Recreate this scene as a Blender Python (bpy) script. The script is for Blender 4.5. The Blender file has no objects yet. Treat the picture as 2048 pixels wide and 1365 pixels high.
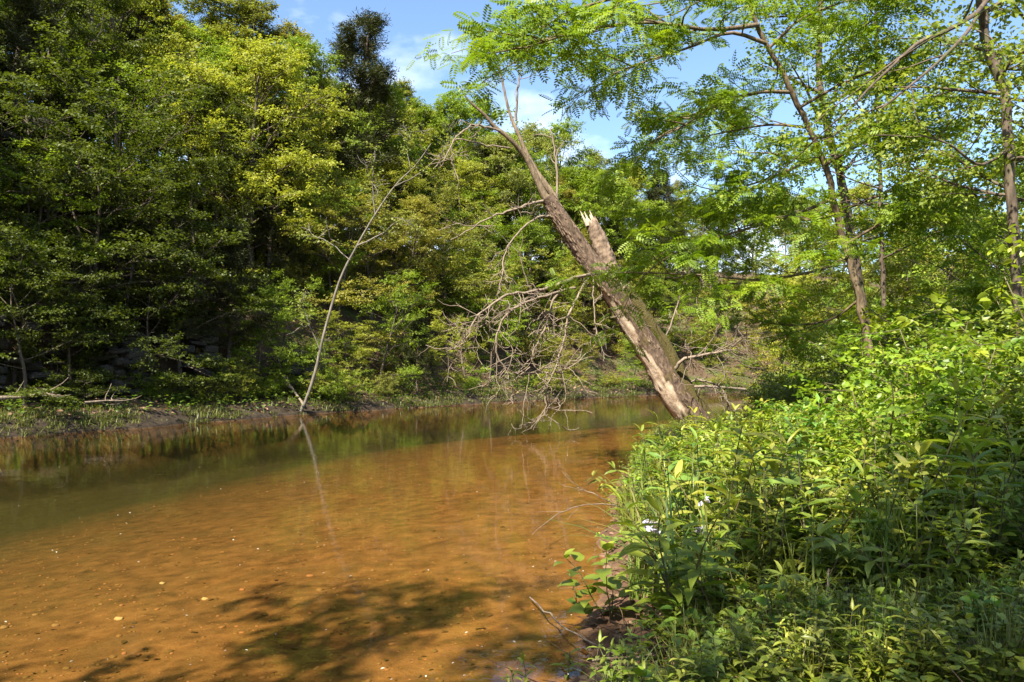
import bpy, math
import numpy as np
from mathutils import Vector, noise as mnoise

# ------------------------------------------------------------------ camera, sky, sun, exposure
scene = bpy.context.scene
COL = scene.collection
F = 2048 * 28 / 36.0
CAM = np.array([0.0, 0.0, 1.5])
PITCH = math.radians(1.9)
cam_data = bpy.data.cameras.new('camera')
cam_data.lens = 28.0
cam_data.sensor_width = 36.0
cam_data.clip_start = 0.05
cam_data.clip_end = 6000.0
cam = bpy.data.objects.new('camera', cam_data)
cam.location = CAM
cam.rotation_euler = (math.pi / 2 + PITCH, 0, 0)
COL.objects.link(cam)
scene.camera = cam

SUN_EL = math.radians(50)
SUN_H = np.array([-0.48, -0.88])            # horizontal direction towards the sun
SUN_H = SUN_H / np.linalg.norm(SUN_H)
TO_SUN = np.array([SUN_H[0] * math.cos(SUN_EL), SUN_H[1] * math.cos(SUN_EL), math.sin(SUN_EL)])
sun_data = bpy.data.lights.new('sun', 'SUN')
sun_data.energy = 5.0
sun_data.angle = math.radians(0.53)
sun_data.color = (1.0, 0.93, 0.80)
sun = bpy.data.objects.new('sun', sun_data)
sun.rotation_euler = Vector(-TO_SUN).to_track_quat('-Z', 'Y').to_euler()
sun.location = (-20, -20, 40)
COL.objects.link(sun)

world = bpy.data.worlds.new('World')
scene.world = world
world.use_nodes = True
wn, wl = world.node_tree.nodes, world.node_tree.links
wn.clear()
w_out = wn.new('ShaderNodeOutputWorld')
w_bg = wn.new('ShaderNodeBackground')
w_bg.inputs['Strength'].default_value = 0.085
w_sky = wn.new('ShaderNodeTexSky')
w_sky.sky_type = 'NISHITA'
w_sky.sun_disc = False
w_sky.sun_elevation = SUN_EL
w_sky.sun_rotation = math.atan2(SUN_H[0], SUN_H[1])
w_sky.air_density = 1.0
w_sky.dust_density = 0.6
w_sky.ozone_density = 4.0
w_tc = wn.new('ShaderNodeTexCoord')
w_map = wn.new('ShaderNodeMapping')
w_map.inputs['Location'].default_value = (1.3, 0.2, 0.1)
w_map.inputs['Scale'].default_value = (1.0, 1.0, 2.2)
w_noise = wn.new('ShaderNodeTexNoise')
w_noise.inputs['Scale'].default_value = 3.2
w_noise.inputs['Detail'].default_value = 7
w_noise.inputs['Roughness'].default_value = 0.55
w_ramp = wn.new('ShaderNodeValToRGB')
w_ramp.color_ramp.elements[0].position = 0.485
w_ramp.color_ramp.elements[1].position = 0.72
w_ramp.color_ramp.elements[1].color = (0.8, 0.8, 0.8, 1)
w_mix = wn.new('ShaderNodeMix')
w_mix.data_type = 'RGBA'
w_mix.inputs[7].default_value = (7.6, 7.9, 8.6, 1)
wl.new(w_tc.outputs['Generated'], w_map.inputs['Vector'])
wl.new(w_map.outputs['Vector'], w_noise.inputs['Vector'])
wl.new(w_noise.outputs['Fac'], w_ramp.inputs['Fac'])
wl.new(w_ramp.outputs['Color'], w_mix.inputs[0])
wl.new(w_sky.outputs['Color'], w_mix.inputs[6])
wl.new(w_mix.outputs[2], w_bg.inputs['Color'])
wl.new(w_bg.outputs['Background'], w_out.inputs['Surface'])

scene.view_settings.view_transform = 'Standard'
scene.view_settings.look = 'None'
scene.view_settings.gamma = 1.0
scene.view_settings.use_curve_mapping = False
scene.view_settings.exposure = 1.82
scene.render.engine = 'CYCLES'
cy = scene.cycles
cy.max_bounces = 7
cy.diffuse_bounces = 2
cy.glossy_bounces = 3
cy.transmission_bounces = 4
cy.transparent_max_bounces = 6
cy.caustics_reflective = False
cy.caustics_refractive = False
cy.use_denoising = True
scene.render.filter_size = 1.15
cy.sample_clamp_indirect = 6.0

# ------------------------------------------------------------------ helpers
def nrm(a):
    return a / np.maximum(np.linalg.norm(a, axis=-1, keepdims=True), 1e-9)

FWD = np.array([0, math.cos(PITCH), math.sin(PITCH)])
UPV = np.array([0, -math.sin(PITCH), math.cos(PITCH)])

def P(px, py, Y):
    """point of the place seen at photograph pixel (px, py), Y metres ahead"""
    d = FWD + np.array([1.0, 0, 0]) * ((px - 1024) / F) + UPV * (-(py - 682.5) / F)
    return CAM + d * (Y / d[1])

def project(p):
    v = np.asarray(p, float) - CAM
    z = v @ FWD
    if z < 0.05:
        return (-9999.0, -9999.0)
    return 1024 + F * v[0] / z, 682.5 - F * (v @ UPV) / z

class MB:
    """collects triangles, with a per-vertex value that varies from leaf to leaf"""
    def __init__(self):
        self.V, self.T, self.A, self.M = [], [], [], []
        self.n = 0

    def add(self, V, T, var=0.5, mat=0):
        V = np.asarray(V, float).reshape(-1, 3)
        T = np.asarray(T, int).reshape(-1, 3)
        self.V.append(V)
        self.T.append(T + self.n)
        self.A.append(np.broadcast_to(np.asarray(var, float), (len(V),)).copy())
        self.M.append(np.full(len(T), mat, int))
        self.n += len(V)

    def mesh(self, name, mats, smooth=False):
        V = np.concatenate(self.V)
        T = np.concatenate(self.T)
        A = np.concatenate(self.A)
        me = bpy.data.meshes.new(name)
        me.vertices.add(len(V))
        me.vertices.foreach_set('co', V.astype(np.float32).ravel())
        me.loops.add(len(T) * 3)
        me.loops.foreach_set('vertex_index', T.astype(np.int32).ravel())
        me.polygons.add(len(T))
        me.polygons.foreach_set('loop_start', np.arange(0, len(T) * 3, 3, dtype=np.int32))
        if smooth:
            me.polygons.foreach_set('use_smooth', np.ones(len(T), dtype=bool))
        if not isinstance(mats, (list, tuple)):
            mats = [mats]
        for m in mats:
            me.materials.append(m)
        if len(mats) > 1:
            me.polygons.foreach_set('material_index', np.concatenate(self.M).astype(np.int32))
        at = me.attributes.new('var', 'FLOAT', 'POINT')
        at.data.foreach_set('value', A.astype(np.float32))
        me.update(calc_edges=True)
        return me

def obj(name, me, parent=None, color=None):
    o = bpy.data.objects.new(name, me)
    COL.objects.link(o)
    if parent is not None:
        o.parent = parent
    if color is not None:
        o.color = (*color, 1.0)
    return o

def tag(o, label, cat, group=None):
    o['label'] = label
    o['category'] = cat
    if group:
        o['group'] = group
    return o

def thing(name, label, cat, loc=(0, 0, 0), rz=0.0, sc=1.0, group=None):
    o = bpy.data.objects.new(name, None)
    COL.objects.link(o)
    o.empty_display_size = 0.1
    o.location = [float(v) for v in loc]
    o.rotation_euler = (0, 0, rz)
    o.scale = (sc, sc, sc) if np.isscalar(sc) else sc
    return tag(o, label, cat, group)

def tube(mb, pts, rad, sides=6, var=0.5, mat=0, cap=True, rough=0.0, rng=None):
    pts = np.asarray(pts, float)
    n = len(pts)
    rad = np.broadcast_to(np.asarray(rad, float), (n,))
    t = nrm(np.gradient(pts, axis=0))
    ref = np.array([1.0, 0, 0]) if abs(t[0, 0]) < 0.8 else np.array([0, 1.0, 0])
    u = nrm(ref - t * (t @ ref)[:, None])
    for i in range(1, n):           # parallel transport
        v = u[i - 1] - t[i] * (u[i - 1] @ t[i])
        u[i] = v / max(np.linalg.norm(v), 1e-9)
    w = np.cross(t, u)
    a = np.arange(sides) * 2 * math.pi / sides
    rr = rad[:, None] * np.ones((1, sides))
    if rough and rng is not None:
        rr = rr * (1 + rng.normal(0, rough, (n, sides)))
    V = pts[:, None, :] + rr[:, :, None] * (np.cos(a)[None, :, None] * u[:, None, :] + np.sin(a)[None, :, None] * w[:, None, :])
    V = V.reshape(-1, 3)
    i, j = np.meshgrid(np.arange(n - 1), np.arange(sides), indexing='ij')
    a0 = i * sides + j
    a1 = i * sides + (j + 1) % sides
    b0, b1 = a0 + sides, a1 + sides
    T = np.concatenate([np.stack([a0, a1, b1], -1).reshape(-1, 3), np.stack([a0, b1, b0], -1).reshape(-1, 3)])
    if cap:
        V = np.concatenate([V, pts[-1:] + t[-1] * rad[-1] * 0.5])
        k = np.arange(sides)
        T = np.concatenate([T, np.stack([(n - 1) * sides + k, (n - 1) * sides + (k + 1) % sides, np.full(sides, n * sides)], -1)])
    mb.add(V, T, var, mat)

def smooth_path(pts, n):
    """Catmull-Rom through the points"""
    pts = np.asarray(pts, float)
    P_ = np.concatenate([2 * pts[:1] - pts[1:2], pts, 2 * pts[-1:] - pts[-2:-1]])
    m = len(pts) - 1
    out = []
    for q in np.linspace(0, m - 1e-6, n):
        i = int(q)
        f = q - i
        p0, p1, p2, p3 = P_[i], P_[i + 1], P_[i + 2], P_[i + 3]
        out.append(0.5 * (2 * p1 + (p2 - p0) * f + (2 * p0 - 5 * p1 + 4 * p2 - p3) * f * f + (3 * p1 - p0 - 3 * p2 + p3) * f ** 3))
    return np.array(out)

def wander(rng, p, d, L, n, wig, grav=0.0):
    pts = [np.asarray(p, float)]
    d = np.asarray(d, float) / np.linalg.norm(d)
    for _ in range(n):
        d = d + rng.normal(0, wig, 3) + np.array([0, 0, grav])
        d /= np.linalg.norm(d)
        pts.append(pts[-1] + d * L / n)
    return np.array(pts), d

def at_path(pts, f):
    q = f * (len(pts) - 1)
    i = min(int(q), len(pts) - 2)
    return pts[i] + (pts[i + 1] - pts[i]) * (q - i)

# leaf outlines: x across, y along, z out of the blade
LEAF2 = (np.array([[0, 0, 0], [-.34, .42, .09], [0, 1, -.12], [.34, .42, .09]]), np.array([[0, 2, 1], [0, 3, 2]]))
NEEDLE = (np.array([[0, 0, 0], [-.10, .45, .03], [0, 1, -.05], [.10, .45, .03]]), np.array([[0, 2, 1], [0, 3, 2]]))

def ovate(w1, w2, w3, tip=-.14, fold=.06):
    V = np.array([[0, 0, 0], [0, .32, -.01], [0, .68, -.04], [0, 1, tip],
                  [-w1, .16, fold * .6], [-w2, .42, fold], [-w3, .76, fold * .4 - .04],
                  [w1, .16, fold * .6], [w2, .42, fold], [w3, .76, fold * .4 - .04]], float)
    L = [[0, 1, 4], [4, 1, 5], [1, 2, 5], [5, 2, 6], [2, 3, 6]]
    R = [[0, 7, 1], [7, 8, 1], [1, 8, 2], [8, 9, 2], [2, 9, 3]]
    return V, np.array(L + R)

OVAL = ovate(.20, .29, .20)
HEART = ovate(.36, .40, .22, -.2, .08)
LANCE = ovate(.085, .13, .085, -.22, .04)

def pinnate(pairs, ll, lw):
    Vs, Ts, n = [], [], 0
    def leaflet(p, d, L):
        nonlocal n
        d = d / np.linalg.norm(d)
        s = np.array([-d[1], d[0], 0])
        V = np.array([p, p + d * L * .5 - s * lw + [0, 0, .012], p + d * L - [0, 0, .03], p + d * L * .5 + s * lw + [0, 0, .012]])
        Vs.append(V)
        Ts.append(np.array([[0, 1, 2], [0, 2, 3]]) + n)
        n += 4
    for i in range(pairs):
        y = .14 + .76 * i / (pairs - 1)
        z = -.16 * y * y
        L = ll * (0.8 + .35 * math.sin(math.pi * (i + .6) / pairs))
        for s in (-1, 1):
            leaflet(np.array([0, y, z]), np.array([s * .93, .36, -.08]), L)
    leaflet(np.array([0, .9, -.14]), np.array([0, 1, -.25]), ll)
    Vs.append(np.array([[-.006, 0, 0], [.006, 0, 0], [0, .95, -.15]]))
    Ts.append(np.array([[0, 1, 2]]) + n)
    return np.concatenate(Vs), np.concatenate(Ts)

PINN = pinnate(6, .26, .066)

def add_leaves(mb, tmpl, pos, d, nn, size, var, mat=0):
    TV, TT = tmpl
    d = nrm(d)
    nn = nrm(nn - d * np.sum(nn * d, -1, keepdims=True))
    r = np.cross(d, nn)
    size = np.asarray(size)[:, None, None]
    V = pos[:, None, :] + size * (TV[None, :, 0:1] * r[:, None, :] + TV[None, :, 1:2] * d[:, None, :] + TV[None, :, 2:3] * nn[:, None, :])
    k = len(TV)
    T = (TT[None] + (np.arange(len(pos)) * k)[:, None, None]).reshape(-1, 3)
    mb.add(V.reshape(-1, 3), T, np.repeat(var, k), mat)

def foliage(mb, rng, cp, cd, ntw, nl, tl, ls, tmpl, droop=.35, flat=.35, keep=1.0, spread=0.9, mat=0, gaps=0.0):
    """leafy twiglets round each twig end; leaves stand alternately left and right"""
    if gaps:
        cp, cd = np.asarray(cp), np.asarray(cd)
        k = wob(cp[:, 0] + cp[:, 2], cp[:, 1] - cp[:, 2] * .8, 1.3, 2.0) + rng.normal(0, .35, len(cp)) > np.quantile(wob(cp[:, 0] + cp[:, 2], cp[:, 1] - cp[:, 2] * .8, 1.3, 2.0), gaps)
        cp, cd = cp[k], cd[k]
    cp = np.repeat(np.asarray(cp), ntw, 0)
    cd = np.repeat(np.asarray(cd), ntw, 0)
    M = len(cp)
    rnd = rng.normal(0, 1, (M, 3)) * np.array([1, 1, flat])
    td = nrm(cd * 0.7 + nrm(rnd) * spread)
    tn = nrm(np.array([0, 0, 1.0]) + rng.normal(0, .33, (M, 3)))
    L = tl * rng.uniform(.6, 1.25, M)
    s = np.linspace(.12, 1, nl)
    pos = cp[:, None, :] + td[:, None, :] * (L[:, None] * s)[:, :, None]
    pos[:, :, 2] -= droop * .35 * L[:, None] * s ** 2
    pos = pos + rng.normal(0, .025, pos.shape) * tl * 2
    side = nrm(np.cross(tn, td))
    sg = np.where(np.arange(nl) % 2 == 0, 1.0, -1.0)
    ld = td[:, None, :] * .55 + side[:, None, :] * (sg * .8)[None, :, None] + rng.normal(0, .28, pos.shape)
    ld[:, :, 2] -= droop
    ln = tn[:, None, :] + rng.normal(0, .42, pos.shape)
    size = ls * rng.uniform(.65, 1.25, (M, nl)) * np.where(s < .25, .8, 1.0)
    var = np.clip(np.repeat(rng.normal(.5, .16, M)[:, None], nl, 1) + rng.normal(0, .13, (M, nl)), 0, 1)
    pos, ld, ln, size, var = pos.reshape(-1, 3), ld.reshape(-1, 3), ln.reshape(-1, 3), size.ravel(), var.ravel()
    if keep < 1:
        k = rng.random(len(pos)) < keep
        pos, ld, ln, size, var = pos[k], ld[k], ln[k], size[k], var[k]
    add_leaves(mb, tmpl, pos, ld, ln, size, var, mat)

# ------------------------------------------------------------------ materials
def new_mat(name):
    m = bpy.data.materials.new(name)
    m.use_nodes = True
    nt = m.node_tree
    nt.nodes.clear()
    return m, nt.nodes, nt.links

def leaf_material(name, trans=.40, rough=.5, spec=.3, boost=1.3):
    m, n, l = new_mat(name)
    out = n.new('ShaderNodeOutputMaterial')
    oi = n.new('ShaderNodeObjectInfo')
    at = n.new('ShaderNodeAttribute')
    at.attribute_name = 'var'
    hs = n.new('ShaderNodeHueSaturation')
    h = n.new('ShaderNodeMapRange')
    h.inputs['To Min'].default_value = .478
    h.inputs['To Max'].default_value = .522
    h2 = n.new('ShaderNodeMapRange')
    h2.inputs['To Min'].default_value = 1.45
    h2.inputs['To Max'].default_value = .6
    l.new(at.outputs['Fac'], h.inputs['Value'])
    l.new(at.outputs['Fac'], h2.inputs['Value'])
    l.new(h.outputs['Result'], hs.inputs['Hue'])
    l.new(h2.outputs['Result'], hs.inputs['Value'])
    l.new(oi.outputs['Color'], hs.inputs['Color'])
    p = n.new('ShaderNodeBsdfPrincipled')
    p.inputs['Roughness'].default_value = rough
    p.inputs['Specular IOR Level'].default_value = spec
    l.new(hs.outputs['Color'], p.inputs['Base Color'])
    t = n.new('ShaderNodeBsdfTranslucent')
    mu = n.new('ShaderNodeMix')
    mu.data_type = 'RGBA'
    mu.blend_type = 'MULTIPLY'
    mu.inputs[0].default_value = 1
    mu.inputs[7].default_value = (boost * 1.14, boost * 1.2, boost * .5, 1)
    l.new(hs.outputs['Color'], mu.inputs[6])
    l.new(mu.outputs[2], t.inputs['Color'])
    mx = n.new('ShaderNodeMixShader')
    mx.inputs[0].default_value = trans
    l.new(p.outputs[0], mx.inputs[1])
    l.new(t.outputs[0], mx.inputs[2])
    l.new(mx.outputs[0], out.inputs['Surface'])
    return m

def bark_material(name, c1, c2, scale=14, stretch=.25, bump=.6, moss=None):
    m, n, l = new_mat(name)
    out = n.new('ShaderNodeOutputMaterial')
    tc = n.new('ShaderNodeTexCoord')
    mp = n.new('ShaderNodeMapping')
    mp.inputs['Scale'].default_value = (1, 1, stretch)
    l.new(tc.outputs['Object'], mp.inputs['Vector'])
    nz = n.new('ShaderNodeTexNoise')
    nz.inputs['Scale'].default_value = scale
    nz.inputs['Detail'].default_value = 8
    nz.inputs['Roughness'].default_value = .65
    l.new(mp.outputs['Vector'], nz.inputs['Vector'])
    rp = n.new('ShaderNodeValToRGB')
    rp.color_ramp.elements[0].position = .32
    rp.color_ramp.elements[0].color = (*c1, 1)
    rp.color_ramp.elements[1].position = .68
    rp.color_ramp.elements[1].color = (*c2, 1)
    l.new(nz.outputs['Fac'], rp.inputs['Fac'])
    col = rp.outputs['Color']
    if moss:
        n2 = n.new('ShaderNodeTexNoise')
        n2.inputs['Scale'].default_value = 2.3
        n2.inputs['Detail'].default_value = 6
        l.new(tc.outputs['Object'], n2.inputs['Vector'])
        r2 = n.new('ShaderNodeValToRGB')
        r2.color_ramp.elements[0].position = .55
        r2.color_ramp.elements[1].position = .65
        l.new(n2.outputs['Fac'], r2.inputs['Fac'])
        mx = n.new('ShaderNodeMix')
        mx.data_type = 'RGBA'
        mx.inputs[7].default_value = (*moss, 1)
        l.new(r2.outputs['Color'], mx.inputs[0])
        l.new(col, mx.inputs[6])
        col = mx.outputs[2]
    p = n.new('ShaderNodeBsdfPrincipled')
    p.inputs['Roughness'].default_value = .85
    p.inputs['Specular IOR Level'].default_value = .2
    l.new(col, p.inputs['Base Color'])
    b = n.new('ShaderNodeBump')
    b.inputs['Strength'].default_value = bump
    b.inputs['Distance'].default_value = .03
    l.new(nz.outputs['Fac'], b.inputs['Height'])
    l.new(b.outputs['Normal'], p.inputs['Normal'])
    l.new(p.outputs[0], out.inputs['Surface'])
    return m

M_LEAF = leaf_material('leaf')
M_WEED = leaf_material('weed_leaf', trans=.36, rough=.42, spec=.4)
M_CEDAR = leaf_material('cedar_foliage', trans=.15, rough=.6, spec=.25, boost=1.0)
M_GRASS = leaf_material('grass_blade', trans=.30, rough=.45, spec=.4)
M_DRY = leaf_material('dry_leaf', trans=.2, rough=.7, spec=.2, boost=.8)
M_BARK = bark_material('bark', (.035, .026, .018), (.14, .105, .075), moss=(.07, .07, .03))
M_BARK_GREY = bark_material('bark_grey', (.05, .042, .034), (.20, .17, .135))
M_BARK_LOCUST = bark_material('bark_locust', (.05, .036, .022), (.21, .155, .095), scale=22)
M_BARK_PALE = bark_material('bark_pale', (.07, .058, .044), (.21, .185, .145), scale=10)
M_DEAD = bark_material('dead_bark', (.05, .032, .02), (.27, .195, .135), scale=9, stretch=.5, bump=1.0)
M_DEADWOOD = bark_material('bare_wood', (.21, .155, .105), (.46, .38, .285), scale=16, stretch=.3, bump=.5)
M_TWIG = bark_material('dead_twig', (.09, .066, .046), (.26, .205, .15), scale=20)
M_MOSS = bark_material('moss', (.045, .04, .012), (.13, .10, .035), scale=30, stretch=1, bump=1.0)
M_STEM = leaf_material('stem', trans=.05, rough=.6, spec=.3)

# ------------------------------------------------------------------ the lie of the land
LEFT_SHORE = np.array([(-34, -1500), (-33, -40), (-29, -16), (-23, -2), (-17.2, 7.5), (-10.9, 16.3), (-8.6, 21.0), (-6.5, 25.3), (-3.4, 29.8), (-0.4, 34.0),
                       (3.6, 38.6), (7.6, 42.8), (12.4, 46.2), (19, 48.6), (38, 50.5), (100, 46), (1500, 40)], float)
RIGHT_SHORE = np.array([(-20, -1500), (-19, -34), (-14, -13), (-8, -3.2), (-3.2, .6), (-.7, 2.1), (.2, 3.7), (.55, 5.1), (.85, 7.5), (1.45, 10.8), (2.75, 16.2),
                        (3.9, 19.2), (5.6, 20.6), (9.5, 25), (14, 31.5), (19.5, 37), (27, 40.2), (45, 41), (100, 37), (1500, 32)], float)

def signed(poly, x, y):
    """distance to the polyline, positive on its left hand side"""
    best = np.full(x.shape, 1e18)
    sg = np.ones(x.shape)
    for (ax, ay), (bx, by) in zip(poly[:-1], poly[1:]):
        ex, ey = bx - ax, by - ay
        L2 = ex * ex + ey * ey
        t = np.clip(((x - ax) * ex + (y - ay) * ey) / L2, 0, 1)
        dx, dy = x - ax - t * ex, y - ay - t * ey
        d = dx * dx + dy * dy
        m = d < best - 1e-9
        best = np.where(m, d, best)
        sg = np.where(m, np.sign(ex * dy - ey * dx + 1e-12), sg)
    return np.sqrt(best) * sg

def wob(x, y, f, ph):
    return (np.sin(x * f + ph) * np.cos(y * f * 1.13 + ph * 1.7) + .6 * np.sin(x * f * 2.1 + y * f * 1.6 + ph * 2.3) + .35 * np.sin(x * f * 4.3 - y * f * 3.7 + ph)) / 1.95

def height(x, y):
    x, y = np.asarray(x, float), np.asarray(y, float)
    dl = signed(LEFT_SHORE, x, y) + .25 * wob(x, y, .9, 1.0)
    dr = -signed(RIGHT_SHORE, x, y) + .10 * wob(x, y, 1.7, 2.0)
    Hm = np.interp(y, [-60, 10, 18, 26, 34, 43, 52, 90], [25, 25, 25, 23.5, 21, 17, 13.0, 10])
    bench = np.where(dl < .6, .35 * np.clip(dl, 0, .6) / .6, .35 + .14 * (dl - .6))
    steep = np.interp(y, [5, 18, 24, 34, 46], [1.6, 1.6, 1.35, 1.15, .95])
    up = np.clip(dl - 2.6, 0, None)
    hl = np.where(dl < 2.6, bench, .63 + Hm * (1 - np.exp(-steep * up / Hm)))
    hl = hl + np.clip(dl, 0, 3) * .12 * wob(x, y, .55, .3) + np.clip(dl - 3, 0, 8) * .06 * wob(x, y, .31, 4.0)
    hr = np.interp(dr, [0, .25, .8, 2, 5, 12, 40, 200], [0, .12, .2, .3, .55, .95, 1.6, 3.0])
    hr = hr + np.clip(dr, 0, 1.2) * .06 * wob(x, y, 1.3, 5.0)
    a, b = np.clip(-dr, 0, None), np.clip(-dl, 0, None)
    bed = -np.minimum(.02 + .05 * a + .0062 * a * a, .62 + 1.5 * b)
    bed = np.maximum(bed, -1.3) - .02 * wob(x, y, 2.6, .7) * np.clip(a, 0, 1)
    bed = np.minimum(bed, -.015)
    return np.where(dl > 0, np.maximum(hl, .0), np.where(dr > 0, hr, bed))

ZC = {}
def hz(x, y):
    if (x, y) in ZC:
        return ZC[(x, y)]
    return float(height(np.array([x]), np.array([y]))[0])

def stretched(lo_f, hi_f, step, far, growth=1.22):
    a = list(np.arange(lo_f, hi_f + 1e-6, step))
    s = step
    while a[-1] < far:
        s *= growth
        a.append(a[-1] + s)
    s = step
    while a[0] > -far:
        s *= growth
        a.insert(0, a[0] - s)
    return np.array(a)

gx = stretched(-14, 12, .11, 2200, 1.07)
gy = stretched(1, 24, .11, 2200, 1.06)
GX, GY = np.meshgrid(gx, gy)
GZ = height(GX, GY)
rg = np.random.default_rng(5)
GZ = GZ + np.where((GZ > .02) & (np.abs(GX) < 60) & (np.abs(GY) < 80), rg.normal(0, .014, GZ.shape), 0)
mb = MB()
nx, ny = len(gx), len(gy)
i, j = np.meshgrid(np.arange(ny - 1), np.arange(nx - 1), indexing='ij')
a0 = i * nx + j
mb.add(np.stack([GX, GY, GZ], -1).reshape(-1, 3),
       np.concatenate([np.stack([a0, a0 + 1, a0 + nx + 1], -1).reshape(-1, 3), np.stack([a0, a0 + nx + 1, a0 + nx], -1).reshape(-1, 3)]))

def ground_material():
    m, n, l = new_mat('ground')
    out = n.new('ShaderNodeOutputMaterial')
    geo = n.new('ShaderNodeNewGeometry')
    sep = n.new('ShaderNodeSeparateXYZ')
    l.new(geo.outputs['Position'], sep.inputs[0])
    def noise_tex(sc, det=6, rough=.6):
        t = n.new('ShaderNodeTexNoise')
        t.inputs['Scale'].default_value = sc
        t.inputs['Detail'].default_value = det
        t.inputs['Roughness'].default_value = rough
        l.new(geo.outputs['Position'], t.inputs['Vector'])
        return t
    def ramp(src, stops):
        r = n.new('ShaderNodeValToRGB')
        e = r.color_ramp.elements
        e[0].position, e[0].color = stops[0][0], (*stops[0][1], 1)
        e[1].position, e[1].color = stops[1][0], (*stops[1][1], 1)
        for p_, c_ in stops[2:]:
            q = e.new(p_)
            q.color = (*c_, 1)
        l.new(src, r.inputs['Fac'])
        return r.outputs['Color']
    def mix(f, a, b):
        x = n.new('ShaderNodeMix')
        x.data_type = 'RGBA'
        l.new(f, x.inputs[0])
        l.new(a, x.inputs[6])
        l.new(b, x.inputs[7])
        return x.outputs[2]
    def rng_(src, a, b):
        r = n.new('ShaderNodeMapRange')
        r.inputs['From Min'].default_value = a
        r.inputs['From Max'].default_value = b
        l.new(src, r.inputs['Value'])
        return r.outputs['Result']
    fine = noise_tex(38, 5, .7)
    mid = noise_tex(5.5, 7, .62)
    big = noise_tex(.8, 5, .55)
    # creek bed: orange sandy silt in the shallows, darkening to olive with depth: light absorbed by the water, painted in
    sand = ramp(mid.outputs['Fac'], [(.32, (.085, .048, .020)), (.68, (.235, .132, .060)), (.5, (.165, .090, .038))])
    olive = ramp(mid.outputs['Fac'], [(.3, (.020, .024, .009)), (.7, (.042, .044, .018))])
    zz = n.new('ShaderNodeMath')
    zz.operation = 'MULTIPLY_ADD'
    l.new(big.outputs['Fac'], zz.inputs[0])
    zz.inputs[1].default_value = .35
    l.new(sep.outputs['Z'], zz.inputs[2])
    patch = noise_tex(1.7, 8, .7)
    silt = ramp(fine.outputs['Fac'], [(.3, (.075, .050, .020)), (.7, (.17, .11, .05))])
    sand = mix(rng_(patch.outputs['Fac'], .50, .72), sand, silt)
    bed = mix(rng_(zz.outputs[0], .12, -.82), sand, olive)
    soil = ramp(mid.outputs['Fac'], [(.3, (.055, .030, .017)), (.7, (.14, .078, .046))])
    litter = ramp(fine.outputs['Fac'], [(.3, (.03, .02, .012)), (.72, (.16, .10, .06)), (.5, (.07, .046, .028))])
    moss = ramp(mid.outputs['Fac'], [(.45, (.05, .055, .02)), (.75, (.10, .12, .03))])
    land = mix(rng_(big.outputs['Fac'], .50, .62), litter, moss)
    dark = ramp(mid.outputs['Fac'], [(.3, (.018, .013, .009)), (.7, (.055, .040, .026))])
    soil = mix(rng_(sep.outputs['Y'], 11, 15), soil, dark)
    land = mix(rng_(sep.outputs['Z'], .32, .62), soil, land)
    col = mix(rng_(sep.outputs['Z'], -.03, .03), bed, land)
    p = n.new('ShaderNodeBsdfPrincipled')
    p.inputs['Roughness'].default_value = .9
    p.inputs['Specular IOR Level'].default_value = .15
    l.new(col, p.inputs['Base Color'])
    b = n.new('ShaderNodeBump')
    b.inputs['Strength'].default_value = .5
    b.inputs['Distance'].default_value = .04
    l.new(fine.outputs['Fac'], b.inputs['Height'])
    l.new(b.outputs['Normal'], p.inputs['Normal'])
    l.new(p.outputs[0], out.inputs['Surface'])
    return m

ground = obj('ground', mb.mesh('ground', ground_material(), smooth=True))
ground['kind'] = 'structure'

# ------------------------------------------------------------------ water
def water_material():
    m, n, l = new_mat('water')
    out = n.new('ShaderNodeOutputMaterial')
    geo = n.new('ShaderNodeNewGeometry')
    mp = n.new('ShaderNodeMapping')
    mp.inputs['Rotation'].default_value = (0, 0, math.radians(-28))
    mp.inputs['Scale'].default_value = (1.0, 1.6, 1)
    l.new(geo.outputs['Position'], mp.inputs['Vector'])
    n1 = n.new('ShaderNodeTexNoise')
    n1.inputs['Scale'].default_value = 2.2
    n1.inputs['Detail'].default_value = 3
    n2 = n.new('ShaderNodeTexNoise')
    n2.inputs['Scale'].default_value = 11
    n2.inputs['Detail'].default_value = 2
    l.new(mp.outputs['Vector'], n1.inputs['Vector'])
    l.new(mp.outputs['Vector'], n2.inputs['Vector'])
    ad = n.new('ShaderNodeMath')
    ad.operation = 'MULTIPLY_ADD'
    l.new(n2.outputs['Fac'], ad.inputs[0])
    ad.inputs[1].default_value = .22
    l.new(n1.outputs['Fac'], ad.inputs[2])
    b = n.new('ShaderNodeBump')
    b.inputs['Strength'].default_value = .11
    b.inputs['Distance'].default_value = .02
    l.new(ad.outputs[0], b.inputs['Height'])
    fr = n.new('ShaderNodeFresnel')
    fr.inputs['IOR'].default_value = 1.333
    l.new(b.outputs['Normal'], fr.inputs['Normal'])
    tr = n.new('ShaderNodeBsdfTransparent')
    tr.inputs['Color'].default_value = (.95, .83, .56, 1)
    silt = n.new('ShaderNodeBsdfDiffuse')
    silt.inputs['Color'].default_value = (.09, .07, .027, 1)
    body = n.new('ShaderNodeMixShader')
    body.inputs[0].default_value = .06
    l.new(tr.outputs[0], body.inputs[1])
    l.new(silt.outputs[0], body.inputs[2])
    gl = n.new('ShaderNodeBsdfGlossy')
    gl.inputs['Roughness'].default_value = .02
    l.new(b.outputs['Normal'], gl.inputs['Normal'])
    mx = n.new('ShaderNodeMixShader')
    l.new(fr.outputs[0], mx.inputs[0])
    l.new(body.outputs[0], mx.inputs[1])
    l.new(gl.outputs[0], mx.inputs[2])
    l.new(mx.outputs[0], out.inputs['Surface'])
    return m

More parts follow.
